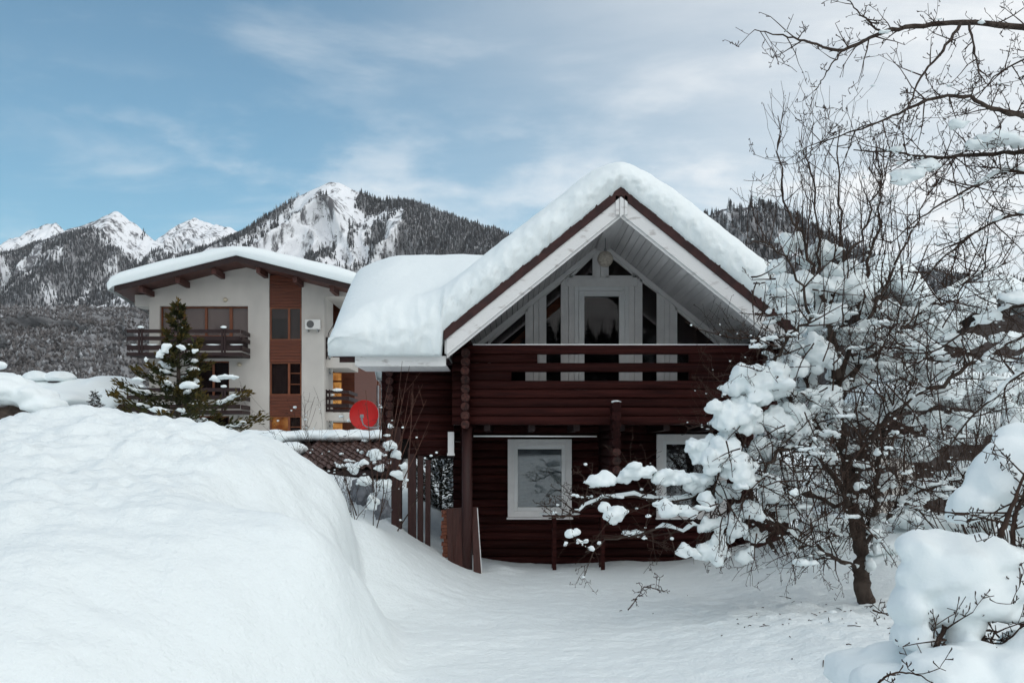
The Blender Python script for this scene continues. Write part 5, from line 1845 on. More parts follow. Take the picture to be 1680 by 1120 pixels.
class Wood:
    """collects the wood of one tree: thick limbs, thin twigs, and where snow can lie"""

    def __init__(s, seed):
        s.limb, s.twig = MB(), MB()
        s.rest = []
        s.r = random.Random(seed)
        s.count = 0

    def limbs(s, pts, r0, r1, n=9, per=5, jit=0.012, own=None):
        c = catmull(pts, per)
        c = [c[0]] + [p + Vector((s.r.gauss(0, jit), s.r.gauss(0, jit), s.r.gauss(0, jit))) for p in c[1:-1]] + [c[-1]]
        k = len(c)
        rad = [(r0 + (r1 - r0) * (i / (k - 1)) ** 0.8) * s.r.uniform(0.92, 1.09) for i in range(k)]
        if own is not None:
            MB().tube(c, rad, n).build('stem', M['twig'], own, smooth=True)
        else:
            s.limb.tube(c, rad, n)
        return c, rad

    def tw(s, p, d, L, r, depth, up=0.25, wig=0.22, spur=0.5, kids=(2, 4), sides=4, droop=0.0):
        s.count += 1
        seg = max(3, int(L / 0.085))
        seg = min(seg, 11)
        pts, rad = [Vector(p)], [r]
        d = Vector(d).normalized()
        for i in range(seg):
            d = d + Vector((s.r.gauss(0, wig), s.r.gauss(0, wig), s.r.gauss(0, wig) + up * 0.3 - droop * 0.3)) * (0.55)
            d.normalize()
            pts.append(pts[-1] + d * (L / seg))
            rad.append(max(r * (1 - 0.7 * (i + 1) / seg), 0.0024))
        s.twig.tube(pts, rad, sides, cap=False)
        if L > 0.25:
            for i in range(1, seg):
                if abs((pts[i] - pts[i - 1]).normalized().z) < 0.72:
                    s.rest.append((pts[i], L))
        # fruiting spurs
        for i in range(1, seg + 1):
            if s.r.random() < spur:
                sd_ = Vector((s.r.gauss(0, 1), s.r.gauss(0, 1), s.r.gauss(0.3, 1))).normalized()
                e = pts[i] + sd_ * s.r.uniform(0.02, 0.05)
                s.twig.tube([pts[i], e, e + Vector((0, 0, 0.008))], [rad[i] * 0.8, 0.0045, 0.0035], 3, cap=False)
        if depth > 0:
            for q in range(s.r.randint(*kids)):
                i = s.r.randint(1, seg)
                base = pts[i]
                dd = (pts[i] - pts[i - 1]).normalized()
                sdv = Vector((s.r.gauss(0, 1), s.r.gauss(0, 1), s.r.gauss(0.25, 0.9)))
                nd = (dd * 0.75 + sdv.normalized() * 0.8)
                s.tw(base, nd, L * s.r.uniform(0.35, 0.7), rad[i] * 0.75, depth - 1, up, wig, spur, kids, max(3, sides - 1), droop)
        return pts

    def dress(s, c, rad, n, L0, L1, depth, t0=0.15, up=0.3, droop=0.0, upward=0.3, spur=0.45, rtw=0.0105, kids=(1, 3), flat=1.0):
        for _ in range(n):
            t = t0 + (1 - t0) * s.r.random()
            i = min(int(t * (len(c) - 1)), len(c) - 2)
            p = c[i].lerp(c[i + 1], s.r.random())
            tang = (c[i + 1] - c[i]).normalized()
            sd_ = Vector((s.r.gauss(0, 1), s.r.gauss(0, 1) * flat, s.r.gauss(upward, 0.8))).normalized()
            s.tw(p, tang * 0.35 + sd_, s.r.uniform(L0, L1), min(rtw, rad[i] * 0.8), depth, up, spur=spur, kids=kids, droop=droop)

    def build(s, parent, limb_mat='bark', twig_mat='twig'):
        if s.limb.v:
            s.limb.build('trunk', M[limb_mat], parent, smooth=True)
        me = mesh_np('twigs', np.array(s.twig.v) - np.array(wpos(parent)), s.twig.f, smooth=True)
        link('crown', me, M[twig_mat], parent)

    def dust(s, parent, n, r0, r1, zr=None):
        """small pads of snow caught on twigs"""
        if not s.rest:
            return
        vs_, fs_, b = [], [], 0
        Vv, Fv = ICO[2]
        for _ in range(n):
            p, Lx = s.r.choice(s.rest)
            rr_ = s.r.uniform(r0, r1) * (0.6 + 0.8 * s.r.random() ** 3)
            nn = fbm(Vv * 1.6 + s.r.random() * 40, 2, 5) * 0.35
            Pv = Vv * (1 + nn)[:, None] * np.array([rr_ * s.r.uniform(0.9, 1.9), rr_, rr_ * s.r.uniform(0.55, 0.95)])
            a = s.r.random() * 3
            ca, sa = math.cos(a), math.sin(a)
            Pv = np.stack([Pv[:, 0] * ca - Pv[:, 1] * sa, Pv[:, 0] * sa + Pv[:, 1] * ca, Pv[:, 2]], 1)
            vs_.append(Pv + np.array([p.x, p.y, p.z + rr_ * 0.45]))
            fs_.append(Fv + b)
            b += len(Vv)
        me = mesh_np('snow_pads', np.concatenate(vs_) - np.array(wpos(parent)), np.concatenate(fs_))
        o = link('snow_pads', me, M['snow'], parent)
        tag(o, kind='stuff')


def clump(parent, px, py, d, rx, ry, seed, depth=None, vox=0.023, n=None, name='snow_clump', noise=0.028):
    """irregular snow load: photo centre and half-size in photo pixels at distance d"""
    rr = random.Random(seed * 7 + 1)
    sx, sz = rx / F * d, ry / F * d
    sy = depth or (sx + sz) * 0.42
    c = at(px, py, d)
    n = n or max(4, int(4 + rx / 14))
    lm_ = [((c.x, c.y, c.z), (sx * 0.66, sy * 0.75, sz * 0.70), seed)]
    for i in range(n):
        a = rr.random() * 6.283
        q = rr.uniform(0.45, 0.78)
        lm_.append(((c.x + sx * q * math.cos(a), c.y + rr.uniform(-.5, .5) * sy, c.z + sz * q * math.sin(a) * 0.9),
                    (sx * rr.uniform(.24, .46), sy * rr.uniform(.35, .6), sz * rr.uniform(.26, .48)), seed + i + 1))
    return snow_part(name, lm_, vox, parent, noise=noise, nscale=7.5, seed=seed, sm=2)


def snow_line(parent, c, rad, r, keep=0.72):
    """ridge of snow lying along the top of a limb, broken where the limb is steep"""
    mb = MB()
    run, rr_ = [], []

    def flush():
        if len(run) >= 3:
            rr2 = [x for x in rr_]
            rr2[0] = rr2[-1] = 0.004
            mb.tube(run, rr2, 8)
    for i in range(len(c) - 1):
        for q in (0.0, 0.5):
            p = c[i].lerp(c[i + 1], q)
            t = (c[i + 1] - c[i]).normalized()
            ok = abs(t.z) < 0.78 and rad[i] > 0.011 and r.random() < (0.95 if run else keep * 0.6)
            if ok:
                w_ = rad[i] * r.uniform(0.75, 1.25) + r.uniform(0.004, 0.016)
                run.append(p + Vector((0, 0, rad[i] * 0.62 + w_ * 0.35)))
                rr_.append(w_)
            else:
                flush()
                run, rr_ = [], []
    flush()
    if mb.v:
        o = mb.build('snow_line', M['snow'], parent, smooth=True)
        tag(o, kind='stuff')


# ------------------------------------------------------------------ apple tree
DT = 12.4
tree = thing('apple_tree', (XX(1422, DT), DT, gh(XX(1422, DT), DT)), 'gnarled bare apple tree loaded with snow beside the cabin', 'tree')
W = Wood(3)


def pth(pts, d0, d1=None):
    """photo polyline; distance runs from d0 to d1"""
    n = len(pts)
    return [at(p[0], p[1], (d0 + ((d1 if d1 is not None else d0) - d0) * i / max(1, n - 1)) if len(p) < 3 else p[2]) for i, p in enumerate(pts)]


limbs = {}
c, r_ = W.limbs(pth([(1428, 1018), (1420, 985), (1412, 930), (1408, 870), (1396, 800), (1382, 730), (1374, 660), (1370, 590)], DT), 0.122, 0.06, 11)
limbs['trunk'] = (c, r_)
spec_ = [
    ('r1', [(1398, 800), (1418, 735), (1450, 690), (1510, 645), (1590, 600), (1690, 545)], 12.4, 11.6, 0.075, 0.022),
    ('r2', [(1376, 660), (1402, 610), (1470, 545), (1560, 475), (1650, 430)], 12.4, 13.0, 0.060, 0.015),
    ('r3', [(1410, 880), (1436, 850), (1440, 790), (1446, 720), (1470, 650)], 12.45, 13.0, 0.070, 0.030),
    ('r4', [(1412, 900), (1450, 850), (1500, 810), (1560, 790), (1620, 800)], 12.4, 11.8, 0.045, 0.015),
    ('l1', [(1402, 880), (1378, 805), (1347, 750), (1312, 730), (1268, 752), (1230, 800)], 12.35, 11.4, 0.062, 0.020),
    ('l2', [(1411, 935), (1370, 916), (1322, 892), (1284, 862), (1250, 850)], 12.35, 11.5, 0.042, 0.016),
    ('l3', [(1394, 830), (1325, 806), (1250, 796), (1170, 800), (1100, 822), (1020, 812), (950, 832), (900, 850)], 12.3, 11.4, 0.060, 0.010),
    ('l4', [(1383, 730), (1335, 695), (1294, 655), (1270, 610), (1290, 560), (1330, 520)], 12.35, 11.6, 0.058, 0.020),
    ('l5', [(1376, 690), (1330, 640), (1300, 600), (1262, 620), (1215, 660), (1180, 700)], 12.5, 11.8, 0.040, 0.012),
    ('l6', [(1330, 806), (1260, 830), (1180, 858), (1100, 866), (1020, 880), (960, 905)], 11.9, 11.2, 0.032, 0.008),
    ('u1', [(1371, 600), (1366, 510), (1384, 430), (1378, 330), (1378, 210)], 12.4, 12.2, 0.060, 0.008),
    ('u2', [(1375, 650), (1402, 530), (1428, 430), (1446, 340), (1440, 250)], 12.5, 13.0, 0.055, 0.008),
    ('u3', [(1369, 590), (1342, 480), (1322, 410), (1292, 330), (1276, 190)], 12.3, 11.8, 0.050, 0.007),
    ('u4', [(1402, 570), (1452, 470), (1496, 380), (1520, 300)], 12.6, 13.2, 0.040, 0.007),
    ('u5', [(1330, 520), (1300, 440), (1262, 400), (1225, 400)], 11.8, 11.3, 0.028, 0.006),
    ('u6', [(1345, 490), (1340, 400), (1335, 300), (1312, 230)], 12.3, 12.0, 0.030, 0.006),
    ('u7', [(1385, 430), (1420, 360), (1450, 290), (1470, 220)], 12.3, 12.6, 0.028, 0.006),
]
for (nm, pts, d0, d1, r0, r1) in spec_:
    limbs[nm] = W.limbs(pth(pts, d0, d1), r0 * 0.70, r1 * 0.75, 8, 5, 0.022)
    snow_line(tree, *limbs[nm], W.r)
for nm, n, l0, l1, dp, up, drp in (('r1', 34, .35, 1.1, 2, .25, 0), ('r2', 34, .35, 1.1, 2, .45, 0), ('r3', 24, .3, .9, 2, .3, 0), ('r4', 24, .3, .8, 2, .1, .1),
                                   ('l1', 24, .25, .7, 2, .0, .5), ('l2', 26, .25, .75, 2, -.1, .9), ('l3', 36, .2, .6, 2, .2, .1), ('l4', 24, .25, .75, 2, .2, 0),
                                   ('l5', 26, .25, .7, 2, .1, .3), ('l6', 30, .2, .55, 2, .1, .3)):
    c, r_ = limbs[nm]
    W.dress(c, r_, n, l0, l1, dp, up=up, droop=drp)
for nm, n in (('u1', 22), ('u2', 24), ('u3', 22), ('u4', 22), ('u5', 12), ('u6', 18), ('u7', 18)):
    c, r_ = limbs[nm]
    W.dress(c, r_, n, .3, .85, 1, up=1.0, upward=0.8, spur=0.25, rtw=0.006, kids=(2, 4))
# water shoots rising from the crown
for i in range(46):
    b_ = at(W.r.uniform(1270, 1500), W.r.uniform(380, 560), W.r.uniform(11.6, 13.2))
    W.tw(b_, (W.r.gauss(-.05, .22), W.r.gauss(0, .2), 1), W.r.uniform(.5, 1.35), .0075, 1, 1.0, .10, .12, (1, 3), 4)
# hanging thicket low in the crown
for i in range(150):
    b_ = at(W.r.uniform(1170, 1420), W.r.uniform(690, 880), W.r.uniform(11.1, 12.4))
    W.tw(b_, (W.r.gauss(-.2, .6), W.r.gauss(0, .5), W.r.gauss(-.6, .6)), W.r.uniform(.25, .7), .0095, 2, 0, .26, .5, (1, 3), 4, droop=.8)
for i in range(200):
    b_ = at(W.r.uniform(1225, 1560), W.r.uniform(450, 800), W.r.uniform(11.2, 13.0))
    W.tw(b_, (W.r.gauss(0, .7), W.r.gauss(0, .5), W.r.gauss(.1, .7)), W.r.uniform(.35, 1.0), .0105, 2, .1, .22, .5, (1, 3), 4)
W.build(tree)
W.dust(tree, 900, 0.008, 0.020)
CL = [  # photo x, y, distance, half width, half height
    (1240, 632, 11.7, 62, 44), (1195, 690, 11.6, 46, 50), (1190, 748, 11.5, 44, 46), (1216, 775, 11.3, 33, 37), (1150, 742, 11.7, 30, 34),
    (984, 792, 11.4, 36, 18), (1046, 776, 11.5, 42, 20), (1106, 782, 11.6, 42, 20), (1150, 790, 11.6, 34, 22), (1102, 840, 11.3, 38, 20), (1006, 846, 11.3, 27, 22),
    (1160, 822, 11.4, 22, 20), (1134, 905, 11.3, 22, 16), (1172, 905, 11.4, 32, 30), (1166, 862, 11.5, 26, 20), (970, 900, 11.2, 9, 9), (945, 872, 11.2, 10, 7), (928, 896, 11.2, 8, 8),
    (1300, 398, 12.2, 30, 22), (1276, 438, 12.3, 20, 16), (1345, 418, 12.4, 40, 26), (1318, 470, 12.2, 62, 34), (1388, 466, 12.4, 50, 38), (1352, 520, 12.2, 44, 28),
    (1306, 566, 12.2, 26, 24), (1345, 585, 12.1, 42, 36), (1398, 556, 12.6, 34, 28), (1300, 610, 11.9, 34, 34), (1352, 660, 12.0, 40, 36), (1308, 690, 11.8, 32, 42), (1412, 625, 12.7, 34, 28),
    (1276, 700, 11.7, 30, 36), (1250, 735, 11.7, 28, 30), (1330, 735, 11.9, 30, 22), (1262, 800, 11.6, 30, 30), (1225, 840, 11.5, 26, 28), (1205, 870, 11.5, 22, 30), (1300, 780, 11.8, 26, 20),
    (1340, 860, 12.1, 30, 16), (1290, 845, 11.8, 22, 16), (1450, 560, 12.9, 36, 22), (1470, 610, 12.8, 44, 22), (1500, 560, 12.8, 40, 24), (1540, 610, 12.3, 46, 20), (1440, 690, 12.7, 30, 26),
    (1500, 660, 12.3, 36, 16), (1560, 650, 12.0, 34, 18), (1436, 880, 12.35, 15, 42), (1428, 930, 12.3, 11, 26), (1450, 790, 12.8, 30, 20), (1500, 822, 12.2, 34, 16), (1590, 560, 12.2, 40, 18), (1630, 600, 11.9, 40, 18),
    (1330, 560, 12.6, 34, 26), (1385, 610, 12.8, 30, 30), (1270, 600, 12.0, 24, 20), (1325, 640, 12.5, 30, 26), (1290, 650, 12.2, 28, 28), (1380, 680, 12.9, 34, 28), (1400, 500, 12.9, 36, 26), (1440, 510, 13.0, 40, 22), (1430, 590, 13.0, 40, 26), (1490, 520, 13.2, 40, 20), (1540, 540, 13.2, 44, 20), (1600, 500, 13.2, 44, 20), (1520, 580, 13, 40, 16), (1460, 660, 13, 34, 20), (1530, 690, 12.6, 40, 16), (1580, 690, 12.4, 34, 14), (1640, 660, 12.2, 36, 16), (1660, 560, 12.4, 36, 18), (1340, 700, 12.3, 26, 20), (1320, 830, 12.4, 24, 14), (1265, 760, 11.9, 24, 26), (1220, 910, 11.6, 20, 16), (1240, 880, 11.8, 22, 18), (1190, 810, 11.7, 28, 22), (1372, 700, 12.3, 14, 22), (1232, 690, 11.6, 30, 26), (1395, 740, 12.3, 16, 14)]
for i, (px, py, d, rx, ry) in enumerate(CL):
    clump(tree, px, py, d, rx * 0.98, ry * 1.0, 100 + i, noise=0.05)

rc = random.Random(9)
spots = [q for q in W.rest if 480 < HY - (q[0].z - E) * F / q[0].y < 930]
for i in range(210):
    p, _l = rc.choice(spots)
    a, b = rc.uniform(.035, .11), rc.uniform(.022, .055)
    lm_ = [((p.x + rc.uniform(-a, a), p.y + rc.uniform(-.04, .04), p.z + b * rc.uniform(.2, .9)), (a * rc.uniform(.4, .9), a * rc.uniform(.4, .8), b * rc.uniform(.5, 1.1)), rc.randrange(200)) for k in range(4)]
    snow_part('snow_clump', lm_, 0.016, tree, noise=0.014, nscale=18, seed=i % 40, sm=2)

# ------------------------------------------------------------------ overhanging tree whose trunk stands outside the frame on the right
DO = 9.0
ot = thing('fruit_tree', (XX(1860, DO), DO, gh(XX(1860, DO), DO)), 'bare fruit tree reaching in from the right edge with arching top branches', 'tree')
O = Wood(17)
O.limbs(pth([(1862, 1200), (1850, 950), (1845, 700), (1835, 420), (1828, 200), (1822, 60)], DO), 0.12, 0.05, 10)
ob = {}
for (nm, pts, d0, d1, r0, r1) in [
    ('b1', [(1824, 80), (1760, 62), (1680, 47), (1580, 36), (1500, 44), (1440, 56), (1385, 82), (1330, 70), (1285, 58), (1238, 49)], 9.0, 8.6, 0.038, 0.004),
    ('b1b', [(1576, 38), (1545, 84), (1512, 128), (1488, 178), (1470, 210)], 8.8, 8.6, 0.016, 0.004),
    ('b1c', [(1446, 54), (1424, 34), (1405, 18), (1386, -4)], 8.7, 8.6, 0.012, 0.004),
    ('b1d', [(1385, 82), (1365, 105), (1350, 128), (1340, 146)], 8.65, 8.6, 0.009, 0.003),
    ('b1e', [(1590, 40), (1598, 80), (1606, 120), (1622, 142)], 8.8, 8.7, 0.012, 0.004),
    ('b2', [(1832, 220), (1760, 202), (1680, 190), (1630, 178), (1580, 158), (1520, 165), (1465, 190), (1400, 215), (1340, 235)], 9.0, 8.9, 0.032, 0.005),
    ('b3', [(1834, 262), (1760, 254), (1680, 250), (1600, 254), (1530, 258), (1470, 250), (1400, 246)], 9.0, 9.4, 0.034, 0.006),
    ('b4', [(1836, 340), (1740, 300), (1660, 280), (1590, 310), (1520, 350), (1460, 400)], 9.0, 9.3, 0.022, 0.005),
    ('b5', [(1838, 420), (1760, 380), (1690, 350), (1620, 370), (1550, 420), (1500, 480)], 9.0, 9.6, 0.024, 0.005),
    ('b6', [(1845, 560), (1760, 520), (1690, 500), (1620, 520), (1560, 560), (1480, 610)], 9.0, 9.8, 0.028, 0.006),
    ('b7', [(1848, 640), (1770, 600), (1700, 600), (1640, 640), (1580, 700), (1540, 760)], 9.0, 9.8, 0.026, 0.006),
    ('b8', [(1826, 150), (1760, 100), (1700, 92), (1640, 120), (1600, 165)], 9.0, 9.2, 0.018, 0.004),
]:
    ob[nm] = O.limbs(pth(pts, d0, d1), r0, r1, 7, 5, 0.006)
    if nm[0:2] in ('b4', 'b5', 'b6', 'b7'):
        snow_line(ot, *ob[nm], O.r, 0.5)
for nm, n, l0, l1, dp in (('b1', 32, .12, .42, 1), ('b1b', 12, .1, .35, 1), ('b1c', 6, .08, .2, 1), ('b1d', 5, .08, .2, 1), ('b1e', 10, .1, .3, 1), ('b2', 34, .15, .6, 2), ('b3', 34, .15, .6, 2), ('b4', 32, .2, .7, 2), ('b5', 34, .2, .8, 2), ('b6', 34, .2, .8, 2), ('b7', 32, .2, .8, 2), ('b8', 18, .15, .5, 2)):
    c, r_ = ob[nm]
    O.dress(c, r_, n, l0, l1, dp, t0=0.1, up=0.1, upward=0.05, spur=0.6, rtw=0.007, kids=(1, 3), flat=0.7)
O.build(ot)
O.dust(ot, 130, 0.007, 0.016)
for i, (px, py, d, rx, ry) in enumerate([(1486, 288, 9.1, 34, 17), (1520, 272, 9.1, 30, 14), (1572, 206, 8.95, 26, 11), (1640, 232, 9.0, 52, 20), (1600, 238, 9.0, 28, 10), (1470, 246, 9.2, 18, 9), (1450, 55, 8.7, 14, 6), (1540, 33, 8.75, 10, 4), (1612, 36, 8.85, 12, 4),
                                         (1660, 490, 9.2, 34, 14), (1625, 520, 9.4, 30, 12), (1560, 556, 9.7, 26, 12)]):
    clump(ot, px, py, d, rx, ry, 300 + i, vox=0.016, noise=0.02)

# ------------------------------------------------------------------ thicket of shrubs behind the apple tree
def shrub(name, label, base, n, h0, h1, spread, seed, clumps=(), mat='twig', dust=80, kids=(2, 4), depth=1, r=0.009, cat='shrub', lean=(0, 0), group='leafless shrubs around the yard', up=0.8, rr=(0.012, 0.03), vox=0.035):
    o = thing(name, base, label, cat, group)
    w_ = Wood(seed)
    for i in range(n):
        a = w_.r.random() * 6.283
        q = w_.r.random() ** 0.5 * spread * 0.35
        p = Vector(base) + Vector((math.cos(a) * q, math.sin(a) * q, -0.15))
        d = Vector((math.cos(a) * spread * 0.45 + lean[0], math.sin(a) * spread * 0.4 + lean[1], 1))
        w_.tw(p, d, w_.r.uniform(h0, h1), r * w_.r.uniform(.7, 1.2), depth, up, .16, .2, kids, 4)
    w_.build(o, twig_mat=mat)
    if dust:
        w_.dust(o, dust, *rr)
    for i, (px, py, d, rx, ry) in enumerate(clumps):
        clump(o, px, py, d, rx, ry, seed * 10 + i, vox=vox)
    return o


def gb(px, d):
    return (XX(px, d), d, gh(XX(px, d), d))


shrub('bare_shrub', 'tall snow-loaded thicket between the apple tree and the white house', gb(1530, 16.5), 60, 1.6, 3.6, 2.4, 51,
      [(1500, 740, 16, 50, 30), (1560, 720, 16.2, 46, 26), (1590, 780, 16, 50, 30), (1530, 800, 15.6, 56, 26), (1480, 850, 15.4, 40, 26), (1550, 860, 15.2, 56, 24), (1610, 850, 15.4, 40, 30), (1620, 700, 16.6, 46, 30)], dust=160, kids=(2, 4), depth=2, r=0.011)
shrub('bare_shrub', 'snow-loaded thicket at the right edge behind the foreground snow', gb(1660, 14.5), 55, 1.8, 3.8, 2.2, 52,
      [(1640, 760, 14.5, 44, 26), (1600, 820, 14.2, 40, 24), (1680, 690, 14.5, 50, 30), (1640, 640, 14.6, 44, 24), (1690, 600, 14.6, 50, 26)], dust=140, kids=(2, 4), depth=2, r=0.011)
shrub('bare_shrub', 'brushwood with patchy snow between trunk and cabin corner', gb(1330, 15.5), 45, 1.0, 2.4, 1.9, 53,
      [(1310, 820, 15.5, 40, 24), (1350, 800, 15.6, 36, 22), (1360, 860, 15.2, 36, 20), (1280, 800, 15.4, 30, 24), (1370, 760, 15.8, 34, 24), (1420, 880, 15.4, 50, 22), (1330, 890, 14.8, 50, 16), (1460, 900, 14.6, 50, 18), (1400, 830, 16, 40, 24)], dust=150, kids=(2, 3), depth=2)
shrub('snowy_bush', 'rounded snowy bush far behind the branches above the white house', gb(1490, 34), 40, 2.0, 4.6, 3.2, 56,
      [(1480, 560, 34, 40, 30), (1420, 560, 34, 36, 30), (1530, 540, 34, 40, 26)], dust=120, rr=(0.05, 0.12), r=0.02, vox=0.08)

# ------------------------------------------------------------------ foreground bush buried in snow, right
fb_ = thing('buried_bush', gb(1600, 5.6), 'close bush buried under big soft snow pillows in the lower right corner', 'bush')
Wb = Wood(71)
c1, r1 = Wb.limbs(pth([(1690, 1090), (1675, 1000), (1668, 930), (1660, 870), (1690, 780)], 5.5, 5.6), 0.02, 0.010, 7, 5, 0.004, own=fb_)
c0, r0_ = Wb.limbs(pth([(1760, 1200), (1740, 1050), (1725, 930), (1715, 830)], 5.8, 5.95), 0.035, 0.015, 7, 5, 0.004, own=fb_)
c2, r2_ = Wb.limbs(pth([(1640, 880), (1652, 850), (1668, 810), (1684, 770)], 5.25, 5.3), 0.018, 0.006, 7, 5, 0.002, own=fb_)
c3, r3_ = Wb.limbs(pth([(1535, 1062), (1545, 1040), (1552, 1020), (1570, 1000)], 5.35, 5.6), 0.016, 0.010, 7, 5, 0.003, own=fb_)
c4, r4_ = Wb.limbs(pth([(1608, 1062), (1612, 1045), (1618, 1010)], 5.35, 5.6), 0.018, 0.012, 7, 5, 0.003, own=fb_)
for (cc, rr2, n) in ((c1, r1, 24), (c2, r2_, 6), (c3, r3_, 10), (c4, r4_, 10)):
    Wb.dress(cc, rr2, n, .08, .30, 2, up=0.05, upward=0.0, spur=0.4, rtw=0.006, kids=(2, 3))
for i in range(22):
    b_ = at(Wb.r.choice([Wb.r.uniform(1530, 1562), Wb.r.uniform(1608, 1690)]), Wb.r.uniform(1034, 1064), Wb.r.uniform(5.25, 5.5))
    Wb.tw(b_, (Wb.r.gauss(0, 1), Wb.r.gauss(0, .4), Wb.r.gauss(0, .7)), Wb.r.uniform(.08, .24), .0055, 1, 0, .2, .3, (1, 3), 5)
for (pts, d) in (([(1440, 1122), (1455, 1108), (1480, 1102), (1510, 1108), (1535, 1122)], 5.0), ([(1432, 1000), (1450, 1005), (1470, 1008), (1488, 1012)], 6.4), ([(1492, 1016), (1520, 1020), (1540, 1028)], 6.0), ([(1030, 1000), (1045, 980), (1056, 962)], 9.6), ([(1056, 962), (1075, 965), (1085, 972)], 9.6)):
    cc, rr2 = Wb.limbs(pth(pts, d), 0.007, 0.003, 6, 5, 0.002, own=fb_)
    Wb.dress(cc, rr2, 5, .04, .14, 1, up=0.1, spur=0.5, rtw=0.003, kids=(1, 2))
Wb.build(fb_, 'twig')
lm = [(at(1690, 790, 5.9), (.36, .30, .27), 1), (at(1640, 800, 5.9), (.20, .24, .20), 2), (at(1600, 830, 5.9), (.16, .2, .13), 3), (at(1680, 730, 6.0), (.20, .2, .14), 4), (at(1720, 860, 5.8), (.26, .2, .16), 5), (at(1575, 850, 5.9), (.075, .12, .07), 6)]
snow_part('snow_pillow', lm, 0.02, fb_, noise=0.012, nscale=5, sm=8)
lm = [(at(1560, 940, 5.6), (.29, .24, .22), 11), (at(1500, 900, 5.6), (.11, .16, .11), 12), (at(1620, 920, 5.6), (.18, .2, .15), 13), (at(1600, 990, 5.5), (.24, .2, .15), 14), (at(1540, 895, 5.65), (.20, .2, .10), 15), (at(1660, 970, 5.5), (.13, .16, .12), 16), (at(1590, 1030, 5.5), (.09, .12, .09), 17), (at(1650, 1010, 5.5), (.14, .14, .07), 18), (at(1515, 960, 5.6), (.12, .16, .14), 19), (at(1490, 1000, 5.6), (.10, .2, .14), 40), (at(1500, 1050, 5.55), (.11, .2, .10), 41), (at(1582, 1055, 5.45), (.075, .16, .09), 42), (at(1545, 1010, 5.6), (.14, .2, .09), 43)]
snow_part('snow_pillow', lm, 0.02, fb_, noise=0.012, nscale=5, sm=6)
lm = [(at(1650, 1110, 5.2), (.26, .3, .15), 21), (at(1560, 1120, 5.2), (.26, .3, .17), 22), (at(1500, 1090, 5.8), (.26, .3, .14), 23), (at(1720, 1090, 5.2), (.2, .3, .2), 24), (at(1460, 1130, 5.4), (.2, .3, .14), 25), (at(1530, 1050, 6.1), (.24, .3, .16), 26), (at(1600, 1090, 5.3), (.2, .25, .12), 27), (at(1690, 1060, 5.6), (.2, .2, .1), 28), (at(1430, 1110, 5.9), (.25, .35, .16), 29), (at(1600, 1175, 5.4), (.42, .4, .24), 31), (at(1700, 1165, 5.4), (.40, .4, .26), 32), (at(1510, 1175, 5.6), (.40, .4, .22), 33), (at(1800, 1150, 5.6), (.36, .4, .26), 34)]
snow_part('snow_pillow', lm, 0.022, fb_, noise=0.014, nscale=5, sm=6)

# ------------------------------------------------------------------ shrub in front of the wing
s1 = shrub('bare_shrub', 'young leafless shrub with snow clumps in front of the wing posts', gb(604, 14.2), 9, .8, 1.5, 1.2, 61,
           [(612, 745, 14.1, 16, 14), (638, 730, 14.1, 14, 12), (650, 745, 14.2, 13, 11), (655, 780, 14.1, 15, 10), (632, 795, 14.1, 14, 10), (600, 790, 14, 14, 13), (580, 770, 14, 13, 10), (640, 700, 14.2, 7, 7), (612, 825, 13.9, 11, 20), (596, 760, 14, 10, 10), (622, 770, 14.1, 11, 11), (662, 765, 14.1, 9, 8)], dust=60, kids=(3, 5), depth=2, rr=(.012, .03), vox=0.018)
sh_ = Wood(62)
for (bx_, tx, ty) in ((622, 660, 592), (630, 672, 600), (628, 688, 640), (640, 700, 655), (650, 672, 640), (655, 705, 690), (668, 678, 625), (618, 640, 620), (612, 600, 640)):
    p0, p1 = at(bx_, 800, 14.2), at(tx, ty, 14.4)
    mid = p0.lerp(p1, 0.55) + Vector((sh_.r.uniform(-.05, .05), 0, sh_.r.uniform(-.05, .02)))
    cc = catmull([p0, mid, p1], 6)
    sh_.twig.tube(cc, [0.010 - 0.0075 * i / (len(cc) - 1) for i in range(len(cc))], 5, cap=False)
    for k in range(3):
        sh_.tw(cc[sh_.r.randint(4, len(cc) - 2)], (sh_.r.gauss(0, .5), sh_.r.gauss(0, .4), 1), sh_.r.uniform(.15, .4), .004, 0, .6, .1, .15)
link('shoots', mesh_np('shoots', np.array(sh_.twig.v) - np.array(wpos(s1)), sh_.twig.f), M['shoot'], s1)
shrub('bare_shrub', 'small arching shrub with seed heads in front of the red dish', gb(545, 20), 8, 1.0, 2.1, 1.0, 63, [(560, 684, 20, 9, 6), (573, 690, 20, 7, 5)], dust=20, up=-0.1, r=0.007, rr=(.02, .04), lean=(-.35, 0), depth=2)
for i, (px, py, rx, rz, lab) in enumerate(((592, 806, .15, .19, 'angular grey rock left of the young shrub'), (628, 836, .12, .16, 'angular grey rock between shrub and wing post'))):
    Pv, Fv = lump(at(px, py, 14.8), (rx, .16, rz), 60 + i * 3, 3, 0.5, 0.0)
    mbv = MB()
    mbv.add(Pv, Fv.tolist())
    rr3 = mbv.build('rock', M['rock'], None, org=at(px, py, 14.8))
    tag(rr3, lab, 'rock', 'rocks by the shrub')


